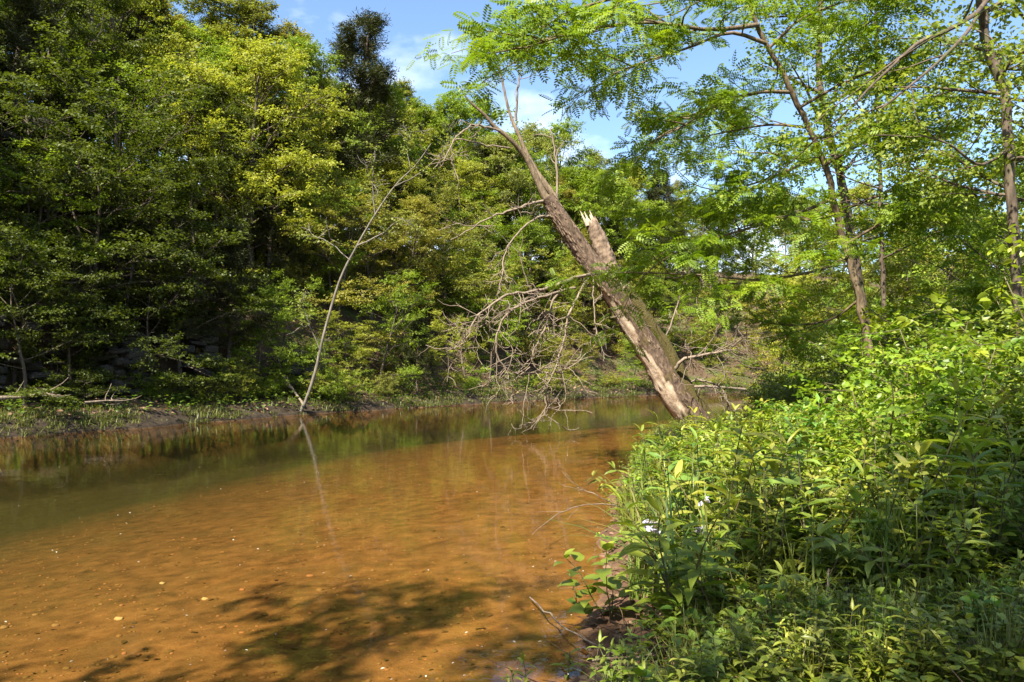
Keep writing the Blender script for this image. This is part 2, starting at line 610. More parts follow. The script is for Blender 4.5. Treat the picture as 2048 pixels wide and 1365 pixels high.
wx = np.linspace(-60, 140, 41)
wy = np.linspace(-80, 70, 31)
WX, WY = np.meshgrid(wx, wy)
mb = MB()
i, j = np.meshgrid(np.arange(30), np.arange(40), indexing='ij')
a0 = i * 41 + j
mb.add(np.stack([WX, WY, 0 * WX], -1).reshape(-1, 3),
       np.concatenate([np.stack([a0, a0 + 1, a0 + 42], -1).reshape(-1, 3), np.stack([a0, a0 + 42, a0 + 41], -1).reshape(-1, 3)]))
water = obj('creek_water', mb.mesh('creek_water', water_material()))
water['kind'] = 'structure'

# ------------------------------------------------------------------ tree growing
def grow(rng, H, r0, base, spread, nl, e0, e1, prof, nsub=5, ntip=3, wig=.05, grav=.02, sides=7, lean=(0, 0), keep_top=True):
    """trunk + limbs + branches as one bark mesh; returns it with the twig ends"""
    wood = MB()
    trunk, _ = wander(rng, (0, 0, -.25), (lean[0], lean[1], 1), H * .96, 11, wig, .03)
    tr = r0 * (1 - np.linspace(0, 1, 12)) ** .8 + .012
    tr[0] *= 1.35
    tube(wood, trunk, tr, sides)
    cp, cd = [], []
    az = rng.uniform(0, 6.28)
    for k in range(nl):
        f = (k + .5) / nl
        h = base + (0.97 - base) * f
        p = at_path(trunk, h)
        az += 2.4 + rng.normal(0, .35)
        e = e0 + (e1 - e0) * f + rng.normal(0, .12)
        d = np.array([math.cos(az) * math.cos(e), math.sin(az) * math.cos(e), math.sin(e)])
        L = spread * prof(f) * rng.uniform(.72, 1.15)
        limb, ld = wander(rng, p, d, L, 6, .13, grav)
        rl = max(.014, r0 * .42 * (1 - .6 * h) * min(1, L / spread + .3))
        tube(wood, limb, np.linspace(rl, .010, 7), 5)
        for q in range(nsub):
            g = .28 + .72 * (q + rng.random() * .7) / nsub
            g = min(g, 1)
            bp = at_path(limb, g)
            ax = nrm(limb[-1] - limb[0])
            sd = nrm(np.cross(ax, [0, 0, 1]) + 1e-6) * (1 if q % 2 else -1)
            bd = ax * .7 + sd * rng.uniform(.5, 1.0) + np.array([0, 0, rng.normal(.12, .25)])
            bl = L * rng.uniform(.26, .46) * (1.15 - .5 * g) + .2
            br, bdd = wander(rng, bp, bd, bl, 4, .17, grav * 1.5)
            tube(wood, br, np.linspace(max(.008, rl * .45), .005, 5), 3, cap=False)
            for t in range(ntip):
                g2 = 1 - t / ntip * .75
                cp.append(at_path(br, g2))
                cd.append(nrm(br[-1] - br[-2] + rng.normal(0, .25, 3) * np.linalg.norm(br[-1] - br[-2])))
        cp.append(limb[-1])
        cd.append(ld)
    return wood, np.array(cp), np.array(cd)

def round_prof(f):
    return math.sin(math.pi * (.20 + .72 * f)) ** .8

def cone_prof(f):
    return (1 - f) ** .75 * .95 + .12

def flat_prof(f):
    return .75 + .45 * math.sin(math.pi * f)

TREES = {}
def proto(kind, k, rng, wood, crown, bark, leafmat):
    TREES.setdefault(kind, []).append((wood.mesh(kind + '_wood', bark, True), crown.mesh(kind + '_crown', leafmat) if crown else None))

for k in range(4):
    rng = np.random.default_rng(100 + k)
    w, cp, cd = grow(rng, 9, .15, .18, 3.3, 22, .15, 1.15, round_prof, nsub=6, ntip=3)
    c = MB()
    foliage(c, rng, cp, cd, 9, 12, .56, .10, LEAF2, droop=.45, flat=.3, gaps=.22)
    proto('broad', k, rng, w, c, M_BARK, M_LEAF)
for k in range(2):
    rng = np.random.default_rng(130 + k)
    w, cp, cd = grow(rng, 9, .15, .30, 3.4, 13, .1, 1.0, round_prof, nsub=5, ntip=2)
    c = MB()
    foliage(c, rng, cp, cd, 5, 10, .5, .12, LEAF2, droop=.4, flat=.3)
    proto('sparse', k, rng, w, c, M_BARK, M_LEAF)
for k in range(3):
    rng = np.random.default_rng(140 + k)
    w, cp, cd = grow(rng, 11, .14, .22, 2.4, 24, .35, 1.25, round_prof, nsub=5, ntip=3, wig=.035)
    c = MB()
    foliage(c, rng, cp, cd, 9, 12, .52, .098, LEAF2, droop=.4, flat=.4, gaps=.25)
    proto('tall', k, rng, w, c, M_BARK_GREY, M_LEAF)
for k in range(3):
    rng = np.random.default_rng(180 + k)
    w, cp, cd = grow(rng, 5, .06, .12, 2.3, 13, .05, .8, flat_prof, nsub=6, ntip=3, wig=.07, grav=.0)
    c = MB()
    foliage(c, rng, cp, cd, 8, 10, .46, .088, LEAF2, droop=.22, flat=.12, gaps=.2)
    proto('under', k, rng, w, c, M_BARK, M_LEAF)
for k in range(3):
    rng = np.random.default_rng(220 + k)
    w = MB(); c = MB(); CP = []; CD = []
    for s in range(9):
        a = rng.uniform(0, 6.28); e = rng.uniform(.75, 1.35)
        d = np.array([math.cos(a) * math.cos(e), math.sin(a) * math.cos(e), math.sin(e)])
        st, _ = wander(rng, (d[0] * .2, d[1] * .2, -.1), d, rng.uniform(1.2, 2.3), 7, .12, -.03)
        tube(w, st, np.linspace(.02, .005, 8), 4)
        for q in range(9):
            p = at_path(st, .25 + .75 * q / 8)
            aa = rng.uniform(0, 6.28)
            dd = np.array([math.cos(aa), math.sin(aa), .25])
            br, _ = wander(rng, p, dd, rng.uniform(.3, .7), 3, .15)
            tube(w, br, [.006, .005, .004, .003], 3, cap=False)
            CP += [br[-1], br[2]]; CD += [nrm(dd), nrm(dd)]
    foliage(c, rng, CP, CD, 4, 9, .28, .075, LEAF2, droop=.25, flat=.3)
    proto('shrub', k, rng, w, c, M_BARK, M_LEAF)
for k in range(3):
    rng = np.random.default_rng(260 + k)
    w, cp, cd = grow(rng, 8, .12, .12, 2.1, 30, .2, 1.0, cone_prof, nsub=6, ntip=3, wig=.03, grav=.05)
    c = MB()
    foliage(c, rng, cp, cd, 8, 16, .42, .13, NEEDLE, droop=.02, flat=.6, spread=.55, gaps=.2)
    proto('cedar', k, rng, w, c, M_BARK, M_CEDAR)
for k in range(2):
    rng = np.random.default_rng(300 + k)
    w, cp, cd = grow(rng, 9, .09, .35, 2.0, 13, .7, 1.2, round_prof, nsub=6, ntip=1, wig=.04)
    for p, d in zip(cp, cd):
        br, _ = wander(rng, p, d, .5, 3, .2, .05)
        tube(w, br, [.006, .005, .004, .003], 3, cap=False)
    proto('bare', k, rng, w, None, M_TWIG, None)

# ------------------------------------------------------------------ wooded hillside
shore_s = np.concatenate([[0], np.cumsum(np.linalg.norm(np.diff(LEFT_SHORE, axis=0), axis=1))])
S0 = shore_s[2]
def shore_pt(s, d):
    s = s + S0
    x, y = np.interp(s, shore_s, LEFT_SHORE[:, 0]), np.interp(s, shore_s, LEFT_SHORE[:, 1])
    x2, y2 = np.interp(s + 1, shore_s, LEFT_SHORE[:, 0]), np.interp(s + 1, shore_s, LEFT_SHORE[:, 1])
    tx, ty = x2 - x, y2 - y
    L = math.hypot(tx, ty)
    return x - ty / L * d, y + tx / L * d

COLOURS = {'yellow-green': (.220, .232, .030), 'fresh green': (.155, .212, .018), 'shade-darkened green': (.066, .084, .010), 'olive green': (.150, .155, .028),
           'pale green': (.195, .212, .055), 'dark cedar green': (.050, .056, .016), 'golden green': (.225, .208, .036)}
KINDS = {'sparse': ('broadleaf_tree', 'open-crowned tree', 'tree', 9.0), 'broad': ('broadleaf_tree', 'broad-crowned tree', 'tree', 9.0), 'tall': ('broadleaf_tree', 'tall narrow tree', 'tree', 11.0), 'under': ('understory_tree', 'small layered tree', 'tree', 5.0),
         'shrub': ('shrub', 'leafy shrub', 'shrub', 2.2), 'cedar': ('cedar_tree', 'feathery cedar', 'tree', 8.0), 'bare': ('bare_tree', 'leafless tree', 'tree', 9.0)}
PENDING = []
def plant(kind, x, y, h, colour, row, rng, variant=None, dz=0.0):
    PENDING.append(dict(kind=kind, x=x, y=y, h=h, colour=colour, row=row, rz=rng.uniform(0, 6.28), v=variant if variant is not None else int(rng.integers(len(TREES[kind]))),
                        wide=rng.uniform(.9, 1.15), dz=dz, shade=rng.uniform(.85, 1.15)))

rng = np.random.default_rng(11)
ROWS = [  # distance from shore, spacing, kinds, weights, heights
    (.7, 3.6, .8, ['shrub', 'under', None], [.76, .16, .08], {'shrub': (.5, 1.6), 'under': (2.0, 3.4)}, 'at the waterline'),
    (3.6, 7.0, .9, ['under', 'shrub', 'broad', 'cedar', None], [.48, .20, .14, .14, .04], {'under': (3.2, 5.5), 'shrub': (1.4, 2.4), 'broad': (5, 7), 'cedar': (4, 6)}, 'low on slope'),
    (7.0, 12, 1.25, ['broad', 'tall', 'cedar', 'under', 'shrub'], [.34, .11, .14, .31, .10], {'broad': (6.5, 9), 'tall': (7, 9.5), 'cedar': (6, 8), 'under': (4.5, 6), 'shrub': (1.8, 2.6)}, 'midway up slope'),
    (12, 19, 1.5, ['broad', 'tall', 'cedar', 'under'], [.42, .22, .14, .22], {'broad': (7, 9.5), 'tall': (8.5, 11), 'cedar': (7, 10), 'under': (4.5, 6.5)}, 'high on slope'),
    (19, 30, 1.9, ['tall', 'broad', 'cedar'], [.46, .42, .12], {'broad': (8, 10.5), 'tall': (9, 12), 'cedar': (8, 10)}, 'on the ridge'),
]
for d0, d1, step, kinds, wts, hs, row in ROWS:
    s = 2.0
    while s < 125:
        s += step * rng.uniform(.75, 1.25) * (1 if s < 78 else 1.6)
        d = rng.uniform(d0, d1)
        kd = kinds[rng.choice(len(kinds), p=wts)]
        if kd is None:
            continue
        x, y = shore_pt(s, d)
        px, _ = project((x, y, 2))
        if px < (-4500 if d < 13 else -500) or y < 1 or px > 2300 or (s > 95 and rng.random() < .45):
            continue
        h = rng.uniform(*hs[kd])
        if px > 1420 and row in ('on the ridge', 'high on slope'):
            if rng.random() < .6: continue
            h *= .7
        if kd == 'cedar':
            col = 'dark cedar green'
        else:
            u = rng.random()
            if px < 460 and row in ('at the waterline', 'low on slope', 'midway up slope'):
                col = 'shade-darkened green' if u < .72 else 'fresh green' if u < .92 else 'yellow-green'  # shade of the lower left slope is painted into the darkest leaf colour
            elif px < 900:
                col = 'yellow-green' if u < .5 else 'fresh green' if u < .75 else 'olive green' if u < .9 else 'golden green'
            else:
                col = 'fresh green' if u < .4 else 'yellow-green' if u < .7 else 'pale green' if u < .85 else 'golden green'
        plant(kd, x, y, h, col, row, rng)

def plant_px(kind, px, Y, h, colour, row, variant=None):
    x = (px - 1024) / F * Y
    plant(kind, x, Y, h, colour, row, rng, variant)
# trees that stand out in the photograph
plant_px('cedar', 700, 40, 13.0, 'dark cedar green', 'midway up slope', 0)
plant_px('cedar', 455, 26.5, 5.0, 'dark cedar green', 'low on slope', 1)
plant_px('cedar', 835, 31.5, 3.2, 'dark cedar green', 'at the waterline', 2)
plant_px('cedar', 960, 47, 9.0, 'dark cedar green', 'midway up slope', 1)
plant_px('cedar', 250, 36, 9.5, 'dark cedar green', 'high on slope', 2)
plant_px('cedar', 1330, 56, 8.5, 'dark cedar green', 'midway up slope', 0)
plant_px('broad', 500, 31, 9.5, 'yellow-green', 'low on slope', 0)
plant_px('broad', 600, 34, 9.5, 'yellow-green', 'low on slope', 2)
for px_, Y_, h_, c_ in [(60, 40, 11, 'shade-darkened green'), (150, 42, 12, 'fresh green'), (330, 42, 12, 'fresh green'), (440, 42, 12, 'yellow-green'), (520, 44, 12, 'olive green'), (590, 45, 11.5, 'golden green'), (650, 46, 10, 'olive green'),
                        (800, 49, 10.5, 'olive green'), (850, 47, 10.5, 'fresh green'), (905, 50, 11, 'fresh green'), (960, 52, 11, 'fresh green'), (1050, 52, 10.5, 'pale green'), (1110, 54, 10.5, 'fresh green'), (1190, 55, 10, 'pale green'), (1270, 56, 9.5, 'yellow-green')]:
    plant_px('tall' if int(px_) % 3 else 'broad', px_, Y_, h_, c_, 'on the ridge')
for k_, (px_, Y_, h_) in enumerate([(30, 20.0, 4.0), (150, 20.6, 3.4), (190, 23.0, 5.0), (300, 22.8, 3.6), (370, 24.5, 5.0), (560, 27.5, 3.4), (90, 24, 5.5), (240, 26, 6), (520, 26.6, 3.0), (760, 31, 4.2), (980, 37, 4.0)]):
    plant_px('under', px_, Y_, h_, 'shade-darkened green' if px_ < 400 else 'fresh green', 'low on slope', k_ % 3)
plant_px('cedar', 320, 25, 5.0, 'dark cedar green', 'low on slope', 0)
plant_px('bare', 1165, 58, 10.0, 'olive green', 'high on slope', 0)
plant_px('bare', 1010, 52, 10.0, 'olive green', 'high on slope', 1)

def landmark(px):
    if px < -60: return 'beyond the left edge'
    if px < 180: return 'near the left edge'
    if px < 420: return 'above the rocky bluff'
    if px < 580: return 'left of pale sapling'
    if px < 780: return 'behind pale sapling'
    if px < 960: return 'right of pale sapling'
    if px < 1230: return 'behind leaning dead tree'
    if px < 1520: return 'right of leaning dead tree'
    if px < 2048: return 'behind the locust'
    return 'beyond the right edge'

ORD = ['leftmost', 'second from left', 'third from left', 'fourth from left', 'fifth from left', 'sixth from left', 'seventh from left', 'eighth from left', 'ninth from left', 'tenth from left',
       'eleventh from left', 'twelfth from left', 'thirteenth from left', 'fourteenth from left', 'fifteenth from left', 'sixteenth from left', 'seventeenth from left', 'eighteenth from left']
groups = {}
for q in PENDING:
    q['px'] = project((q['x'], q['y'], hz(q['x'], q['y']) + 1))[0]
    nm, words, cat, H0 = KINDS[q['kind']]
    cw = '' if q['kind'] in ('bare',) else ('dark ' if q['kind'] == 'cedar' else q['colour'] + ' ')
    q['label'] = f"{cw}{words} {q['row']} {landmark(q['px'])}"
    groups.setdefault(q['label'], []).append(q)
for lab, qs in groups.items():
    if len(qs) > 1:
        qs.sort(key=lambda q: q['px'])
        for i_, q in enumerate(qs):
            q['label'] = lab + ', ' + ORD[min(i_, 17)]
GROUPN = {'broad': 'broadleaf trees on the far hillside', 'tall': 'broadleaf trees on the far hillside', 'under': 'understory trees on the far hillside', 'shrub': 'shrubs along the far bank', 'cedar': 'cedars on the far hillside', 'bare': 'leafless trees on the far hillside'}
for q in PENDING:
    nm, words, cat, H0 = KINDS[q['kind']]
    sc = q['h'] / H0
    z = hz(q['x'], q['y']) + q['dz']
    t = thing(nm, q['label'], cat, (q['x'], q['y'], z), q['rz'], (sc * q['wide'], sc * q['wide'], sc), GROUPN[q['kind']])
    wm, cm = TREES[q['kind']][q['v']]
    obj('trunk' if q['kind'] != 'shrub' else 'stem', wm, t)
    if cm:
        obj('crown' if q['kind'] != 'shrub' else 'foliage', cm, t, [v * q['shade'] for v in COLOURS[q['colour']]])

# ------------------------------------------------------------------ the leaning dead tree
def trace(points):
    return np.array([P(*p) for p in points])

dead = thing('leaning_dead_tree', 'thick bark-peeling dead tree leaning left over the creek with bare drooping branches', 'tree', P(1392, 850, 19))
DEAD0 = np.array(dead.location)

rngd = np.random.default_rng(77)
tp = smooth_path(trace([(1412, 885, 19.05), (1386, 842, 19), (1352, 795, 18.9), (1322, 745, 18.85), (1287, 684, 18.8), (1252, 628, 18.7), (1218, 575, 18.6), (1188, 535, 18.55), (1160, 497, 18.5), (1131, 453, 18.4), (1106, 412, 18.35), (1094, 394, 18.3)]), 150)
tr_ = np.interp(np.linspace(0, 1, 150), [0, .08, .3, .5, .62, .68, .8, 1.0], [.40, .34, .29, .265, .25, .22, .20, .15])
tt = nrm(np.gradient(tp, axis=0))
to_cam = nrm(CAM - tp)
e1 = nrm(to_cam + np.array([-.5, 0, 0]) - tt * np.sum((to_cam + np.array([-.5, 0, 0])) * tt, -1, keepdims=True))
e2 = np.cross(tt, e1)

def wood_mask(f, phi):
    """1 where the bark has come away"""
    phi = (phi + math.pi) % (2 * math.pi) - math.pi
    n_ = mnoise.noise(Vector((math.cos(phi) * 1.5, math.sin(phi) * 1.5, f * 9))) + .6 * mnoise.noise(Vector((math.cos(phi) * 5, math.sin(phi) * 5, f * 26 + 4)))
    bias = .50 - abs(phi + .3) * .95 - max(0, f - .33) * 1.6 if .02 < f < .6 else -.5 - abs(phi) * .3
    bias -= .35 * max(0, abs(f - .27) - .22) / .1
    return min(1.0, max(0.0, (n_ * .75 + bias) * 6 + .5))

def bark_disp(f, phi, k=7.0):
    s = f * 10.0
    p = Vector((math.cos(phi) * 1.6, math.sin(phi) * 1.6, s * .9))
    q = Vector((math.cos(phi) * k, math.sin(phi) * k, s * 2.2))
    ridge = (.5 - abs(mnoise.noise(q)) * 1.6) * .10 + .045 * mnoise.noise(q * 2.3) + .03 * mnoise.noise(q * 5.1)
    m = wood_mask(f, phi)
    fib = .02 * mnoise.noise(Vector((math.cos(phi) * 14, math.sin(phi) * 14, s * .8)))
    return .13 * mnoise.noise(p * .8) + ridge * (1 - m) + (fib - .085) * m

def trunk_surface(fi, phi, extra=0.0, damp=1.0):
    i_ = min(fi, 149)
    i0 = int(i_)
    i1 = min(i0 + 1, 149)
    w_ = i_ - i0
    c, r = tp[i0] * (1 - w_) + tp[i1] * w_, tr_[i0] * (1 - w_) + tr_[i1] * w_
    a, b = e1[i0], e2[i0]
    out = math.cos(phi) * a + math.sin(phi) * b
    return c + out * (r * (1 + damp * bark_disp(i_ / 149, phi)) + extra) - DEAD0, out, tt[i0]

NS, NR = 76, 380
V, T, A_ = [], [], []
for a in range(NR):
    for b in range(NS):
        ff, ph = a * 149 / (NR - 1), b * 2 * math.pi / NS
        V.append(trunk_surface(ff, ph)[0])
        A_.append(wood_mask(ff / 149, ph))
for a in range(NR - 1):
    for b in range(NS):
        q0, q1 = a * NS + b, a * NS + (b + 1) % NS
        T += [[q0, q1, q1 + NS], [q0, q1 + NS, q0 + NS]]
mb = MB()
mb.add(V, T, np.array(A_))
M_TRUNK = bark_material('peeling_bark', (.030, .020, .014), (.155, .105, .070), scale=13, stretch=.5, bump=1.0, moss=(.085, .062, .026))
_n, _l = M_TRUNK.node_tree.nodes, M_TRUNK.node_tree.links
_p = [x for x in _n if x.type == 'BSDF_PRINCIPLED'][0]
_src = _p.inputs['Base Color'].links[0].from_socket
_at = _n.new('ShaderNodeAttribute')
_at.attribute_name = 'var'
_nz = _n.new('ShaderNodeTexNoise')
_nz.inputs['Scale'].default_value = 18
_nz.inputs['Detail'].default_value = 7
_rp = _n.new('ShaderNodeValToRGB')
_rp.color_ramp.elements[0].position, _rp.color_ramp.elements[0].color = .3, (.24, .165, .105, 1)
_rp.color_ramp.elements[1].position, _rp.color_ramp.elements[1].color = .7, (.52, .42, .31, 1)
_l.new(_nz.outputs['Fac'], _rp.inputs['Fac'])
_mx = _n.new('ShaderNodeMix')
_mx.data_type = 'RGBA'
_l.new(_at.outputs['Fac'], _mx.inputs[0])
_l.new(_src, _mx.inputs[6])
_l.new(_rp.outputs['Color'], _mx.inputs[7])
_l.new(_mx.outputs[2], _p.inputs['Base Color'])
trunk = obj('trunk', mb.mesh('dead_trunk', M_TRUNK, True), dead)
# loose bark plates
PLATES = []
for k in range(6):
    r_ = np.random.default_rng(500 + k)
    mb = MB()
    n_ = 9
    ang = np.arange(n_) * 2 * math.pi / n_
    ring = np.stack([np.cos(ang) * .5 * r_.uniform(.65, 1.15, n_), np.sin(ang) * r_.uniform(.7, 1.1, n_)], -1)
    top = np.c_[ring * .82, .16 + r_.normal(0, .05, n_)]
    bot = np.c_[ring, np.full(n_, -.35)]
    V = np.concatenate([bot, top, [[0, 0, .2]]])
    kk = np.arange(n_)
    k2 = (kk + 1) % n_
    T = np.concatenate([np.stack([kk, k2, n_ + k2], -1), np.stack([kk, n_ + k2, n_ + kk], -1), np.stack([n_ + kk, n_ + k2, np.full(n_, 2 * n_)], -1)])
    mb.add(V * np.array([.07, .10, .07]), T)
    PLATES.append(mb.mesh('bark_plate', M_DEAD))
from mathutils import Matrix
for k in range(300):
    fi = rngd.uniform(4, 140)
    phi = rngd.uniform(-1.7, 1.7)
    if wood_mask(fi / 149, phi) > .35:
        continue
    p, o_, t_ = trunk_surface(fi, phi, .002)
    s_ = np.cross(t_, o_)
    o_ = nrm(o_ + rngd.normal(0, .12, 3))
    s_ = nrm(np.cross(t_, o_))
    y_ = np.cross(o_, s_)
    m = Matrix((s_, y_, o_)).transposed().to_4x4()
    m.translation = p
    b_ = obj('bark_plate', PLATES[k % 6], trunk)
    b_.matrix_local = m @ Matrix.Diagonal((rngd.uniform(.35, .85), rngd.uniform(.5, 1.3), rngd.uniform(.3, .7), 1))

def dead_tube(name, pts, rads, mat, sides=16, n=40, amp=.12, jag=0.0, label=None, parent=None):
    pts = smooth_path(pts, n) - DEAD0
    rads = np.interp(np.linspace(0, 1, n), np.linspace(0, 1, len(rads)), rads)
    mb = MB()
    tube(mb, pts, rads, sides, cap=True, rough=0)
    V = mb.V[0]
    for q in range(len(V) - 1):
        c = pts[min(q // sides, n - 1)]
        d = V[q] - c
        V[q] = c + d * (1 + amp * mnoise.noise(Vector(V[q] * 9)) * 1.6 + amp * mnoise.noise(Vector(V[q] * 26)))
        if jag and q // sides >= n - 1:
            V[q] += (pts[-1] - pts[-4]) / max(np.linalg.norm(pts[-1] - pts[-4]), 1e-6) * jag * rngd.uniform(-.6, 1)
    o = obj(name, mb.mesh(name, mat, True), parent or dead)
    if label:
        o['label'] = label
    return o
dead_tube('side_stem', trace([(1440, 890, 19.35), (1408, 838, 19.3), (1372, 780, 19.2), (1335, 705, 19.1), (1300, 655, 18.95), (1262, 600, 18.85), (1232, 556, 18.75)]), [.27, .24, .2, .19, .18, .2, .19], M_MOSS, label='mossy brown back of the trunk')
dead_tube('broken_limb', trace([(1240, 585, 18.75), (1222, 545, 18.75), (1209, 510, 18.75), (1196, 475, 18.75), (1183, 446, 18.75)]), [.2, .22, .21, .19, .14], M_DEAD, sides=28, n=60, jag=.12, amp=.09, label='short snapped-off limb with jagged top')
for k in range(11):
    m_ = MB()
    b0 = P(1183 + rngd.uniform(-9, 9), 452, 18.75 + rngd.uniform(-.1, .1))
    b1 = b0 + np.array([-.10, 0, .25]) * rngd.uniform(.5, 1.5) + rngd.normal(0, .02, 3)
    tube(m_, np.array([b0, (b0 + b1) / 2, b1]) - DEAD0, [.05, .03, .006], 5)
    obj('splinter', m_.mesh('splinter', M_DEADWOOD), bpy.data.objects['broken_limb'])
dead_tube('limb', trace([(1098, 400, 18.3), (1087, 388, 18.3), (1054, 319, 18.2), (1021, 280, 18.0), (990, 254, 17.9), (966, 227, 17.8), (937, 201, 17.7), (919, 172, 17.6)]), [.11, .09, .065, .052, .042, .034, .025, .008], M_BARK_LOCUST, 9, 60, .1)
dead_tube('limb', trace([(1108, 415, 18.35), (1109, 396, 18.4), (1075, 346, 18.5), (1052, 304, 18.55), (1036, 267, 18.6), (1021, 232, 18.7), (1013, 203, 18.7), (1003, 154, 18.8), (992, 106, 18.8)]), [.10, .08, .06, .05, .042, .034, .03, .025, .014], M_BARK_LOCUST, 9, 60, .12)

def bare_branch(name, px, r0, r1, twigs, rng, tl=(.3, .9), up=.12, parent=None, origin=DEAD0, mat=M_TWIG, down=0.0, sub=True):
    pts = smooth_path(trace(px), max(10, len(px) * 4))
    pts = pts + rng.normal(0, .012, pts.shape)
    mb = MB()
    tube(mb, pts - origin, np.linspace(r0, max(r1, .010), len(pts)), 5)
    for k in range(int(twigs * 1.5)):
        g = rng.uniform(.2, 1.0)
        p = at_path(pts, g)
        ax = nrm(at_path(pts, min(1, g + .06)) - at_path(pts, max(0, g - .06)))
        d = nrm(ax * .7 + rng.normal(0, .75, 3) + np.array([0, 0, -down]))
        L = rng.uniform(*tl)
        br, _ = wander(rng, p, d, L, 7, .24, up * .6)
        tube(mb, br - origin, np.linspace(max(.011, r1 * .9), .006, 8), 4, cap=False)
        if sub:
            for q in range(3):
                b2, _ = wander(rng, at_path(br, rng.uniform(.25, .9)), nrm(d + rng.normal(0, .7, 3)), L * rng.uniform(.25, .6), 4, .28, up * .5)
                tube(mb, b2 - origin, np.linspace(.009, .006, 5), 3, cap=False)
    return obj(name, mb.mesh(name, mat, True), parent or dead)

B = lambda px, r0, r1, tw, **k: bare_branch('branch', px, r0, r1, tw, rngd, **k)
B([(1032, 240, 18.6), (1035, 190, 18.6), (1040, 148, 18.6)], .035, .012, 2, sub=False)
B([(1115, 405, 18.4), (1113, 330, 18.5), (1107, 286, 18.5), (1100, 256, 18.5)], .035, .016, 2, sub=False)
B([(1000, 262, 17.9), (965, 252, 17.7), (941, 253, 17.5), (908, 280, 17.3), (889, 319, 17.2), (868, 335, 17.1)], .03, .008, 4, down=.6)
B([(1021, 295, 18), (966, 290, 17.8), (911, 279, 17.5), (905, 320, 17.5), (912, 366, 17.5)], .022, .006, 3, down=.6)
B([(1094, 403, 18.3), (1060, 408, 18), (1021, 421, 17.8), (966, 442, 17.5), (904, 480, 17.2)], .04, .01, 5)
B([(1104, 434, 18.3), (1076, 436, 18), (1040, 462, 17.8), (1012, 500, 17.7), (1004, 555, 17.6), (995, 592, 17.5)], .03, .008, 7, down=.5)
B([(1185, 548, 18.4), (1131, 563, 18), (1076, 582, 17.7), (1021, 589, 17.4), (985, 609, 17.2), (948, 640, 17.1), (940, 668, 17), (922, 689, 17)], .045, .008, 16, tl=(.5, 1.5), down=.7)
B([(1180, 550, 18.4), (1158, 590, 18.1), (1138, 630, 17.9), (1127, 686, 17.8), (1113, 730, 17.7), (1094, 777, 17.6), (1091, 821, 17.6), (1076, 840, 17.6), (1051, 849, 17.6)], .035, .006, 14, tl=(.4, 1.2), down=.3)
B([(1150, 575, 18.2), (1100, 590, 17.7), (1040, 610, 17.3), (1000, 650, 17.1), (992, 700, 17.1), (1010, 735, 17.2), (1050, 748, 17.3), (1100, 735, 17.4)], .035, .006, 18, tl=(.4, 1.3), down=.3, up=.16)
B([(1130, 570, 18.2), (1105, 605, 17.9), (1090, 660, 17.8), (1065, 715, 17.7), (1085, 745, 17.7), (1140, 735, 17.8), (1190, 690, 17.9)], .03, .006, 16, tl=(.4, 1.2), up=.16)
B([(1186, 555, 18.3), (1188, 610, 18.1), (1192, 650, 18), (1200, 690, 17.9)], .02, .006, 6)
B([(1115, 715, 17.8), (1125, 745, 17.7), (1130, 800, 17.7), (1105, 830, 17.7), (1099, 860, 17.7)], .012, .005, 3, tl=(.2, .5))
B([(1060, 735, 17.3), (1030, 760, 17.2), (1025, 790, 17.2), (1038, 805, 17.2)], .012, .005, 3, tl=(.2, .5))
B([(1345, 742, 18.9), (1367, 720, 18.7), (1414, 710, 18.5), (1453, 700, 18.4), (1484, 678, 18.3)], .05, .01, 16, tl=(.5, 1.5), up=.06)
B([(1318, 705, 19.1), (1345, 640, 19.2), (1360, 590, 19.3), (1380, 540, 19.3)], .03, .008, 10, tl=(.5, 1.2), up=.03)
B([(1244, 600, 18.7), (1248, 580, 18.5), (1262, 562, 18.4)], .05, .02, 1, sub=False)
B([(1375, 770, 19.2), (1400, 760, 19.1), (1440, 775, 19), (1455, 800, 19), (1460, 845, 19)], .03, .008, 9, tl=(.3, .8), up=.0)

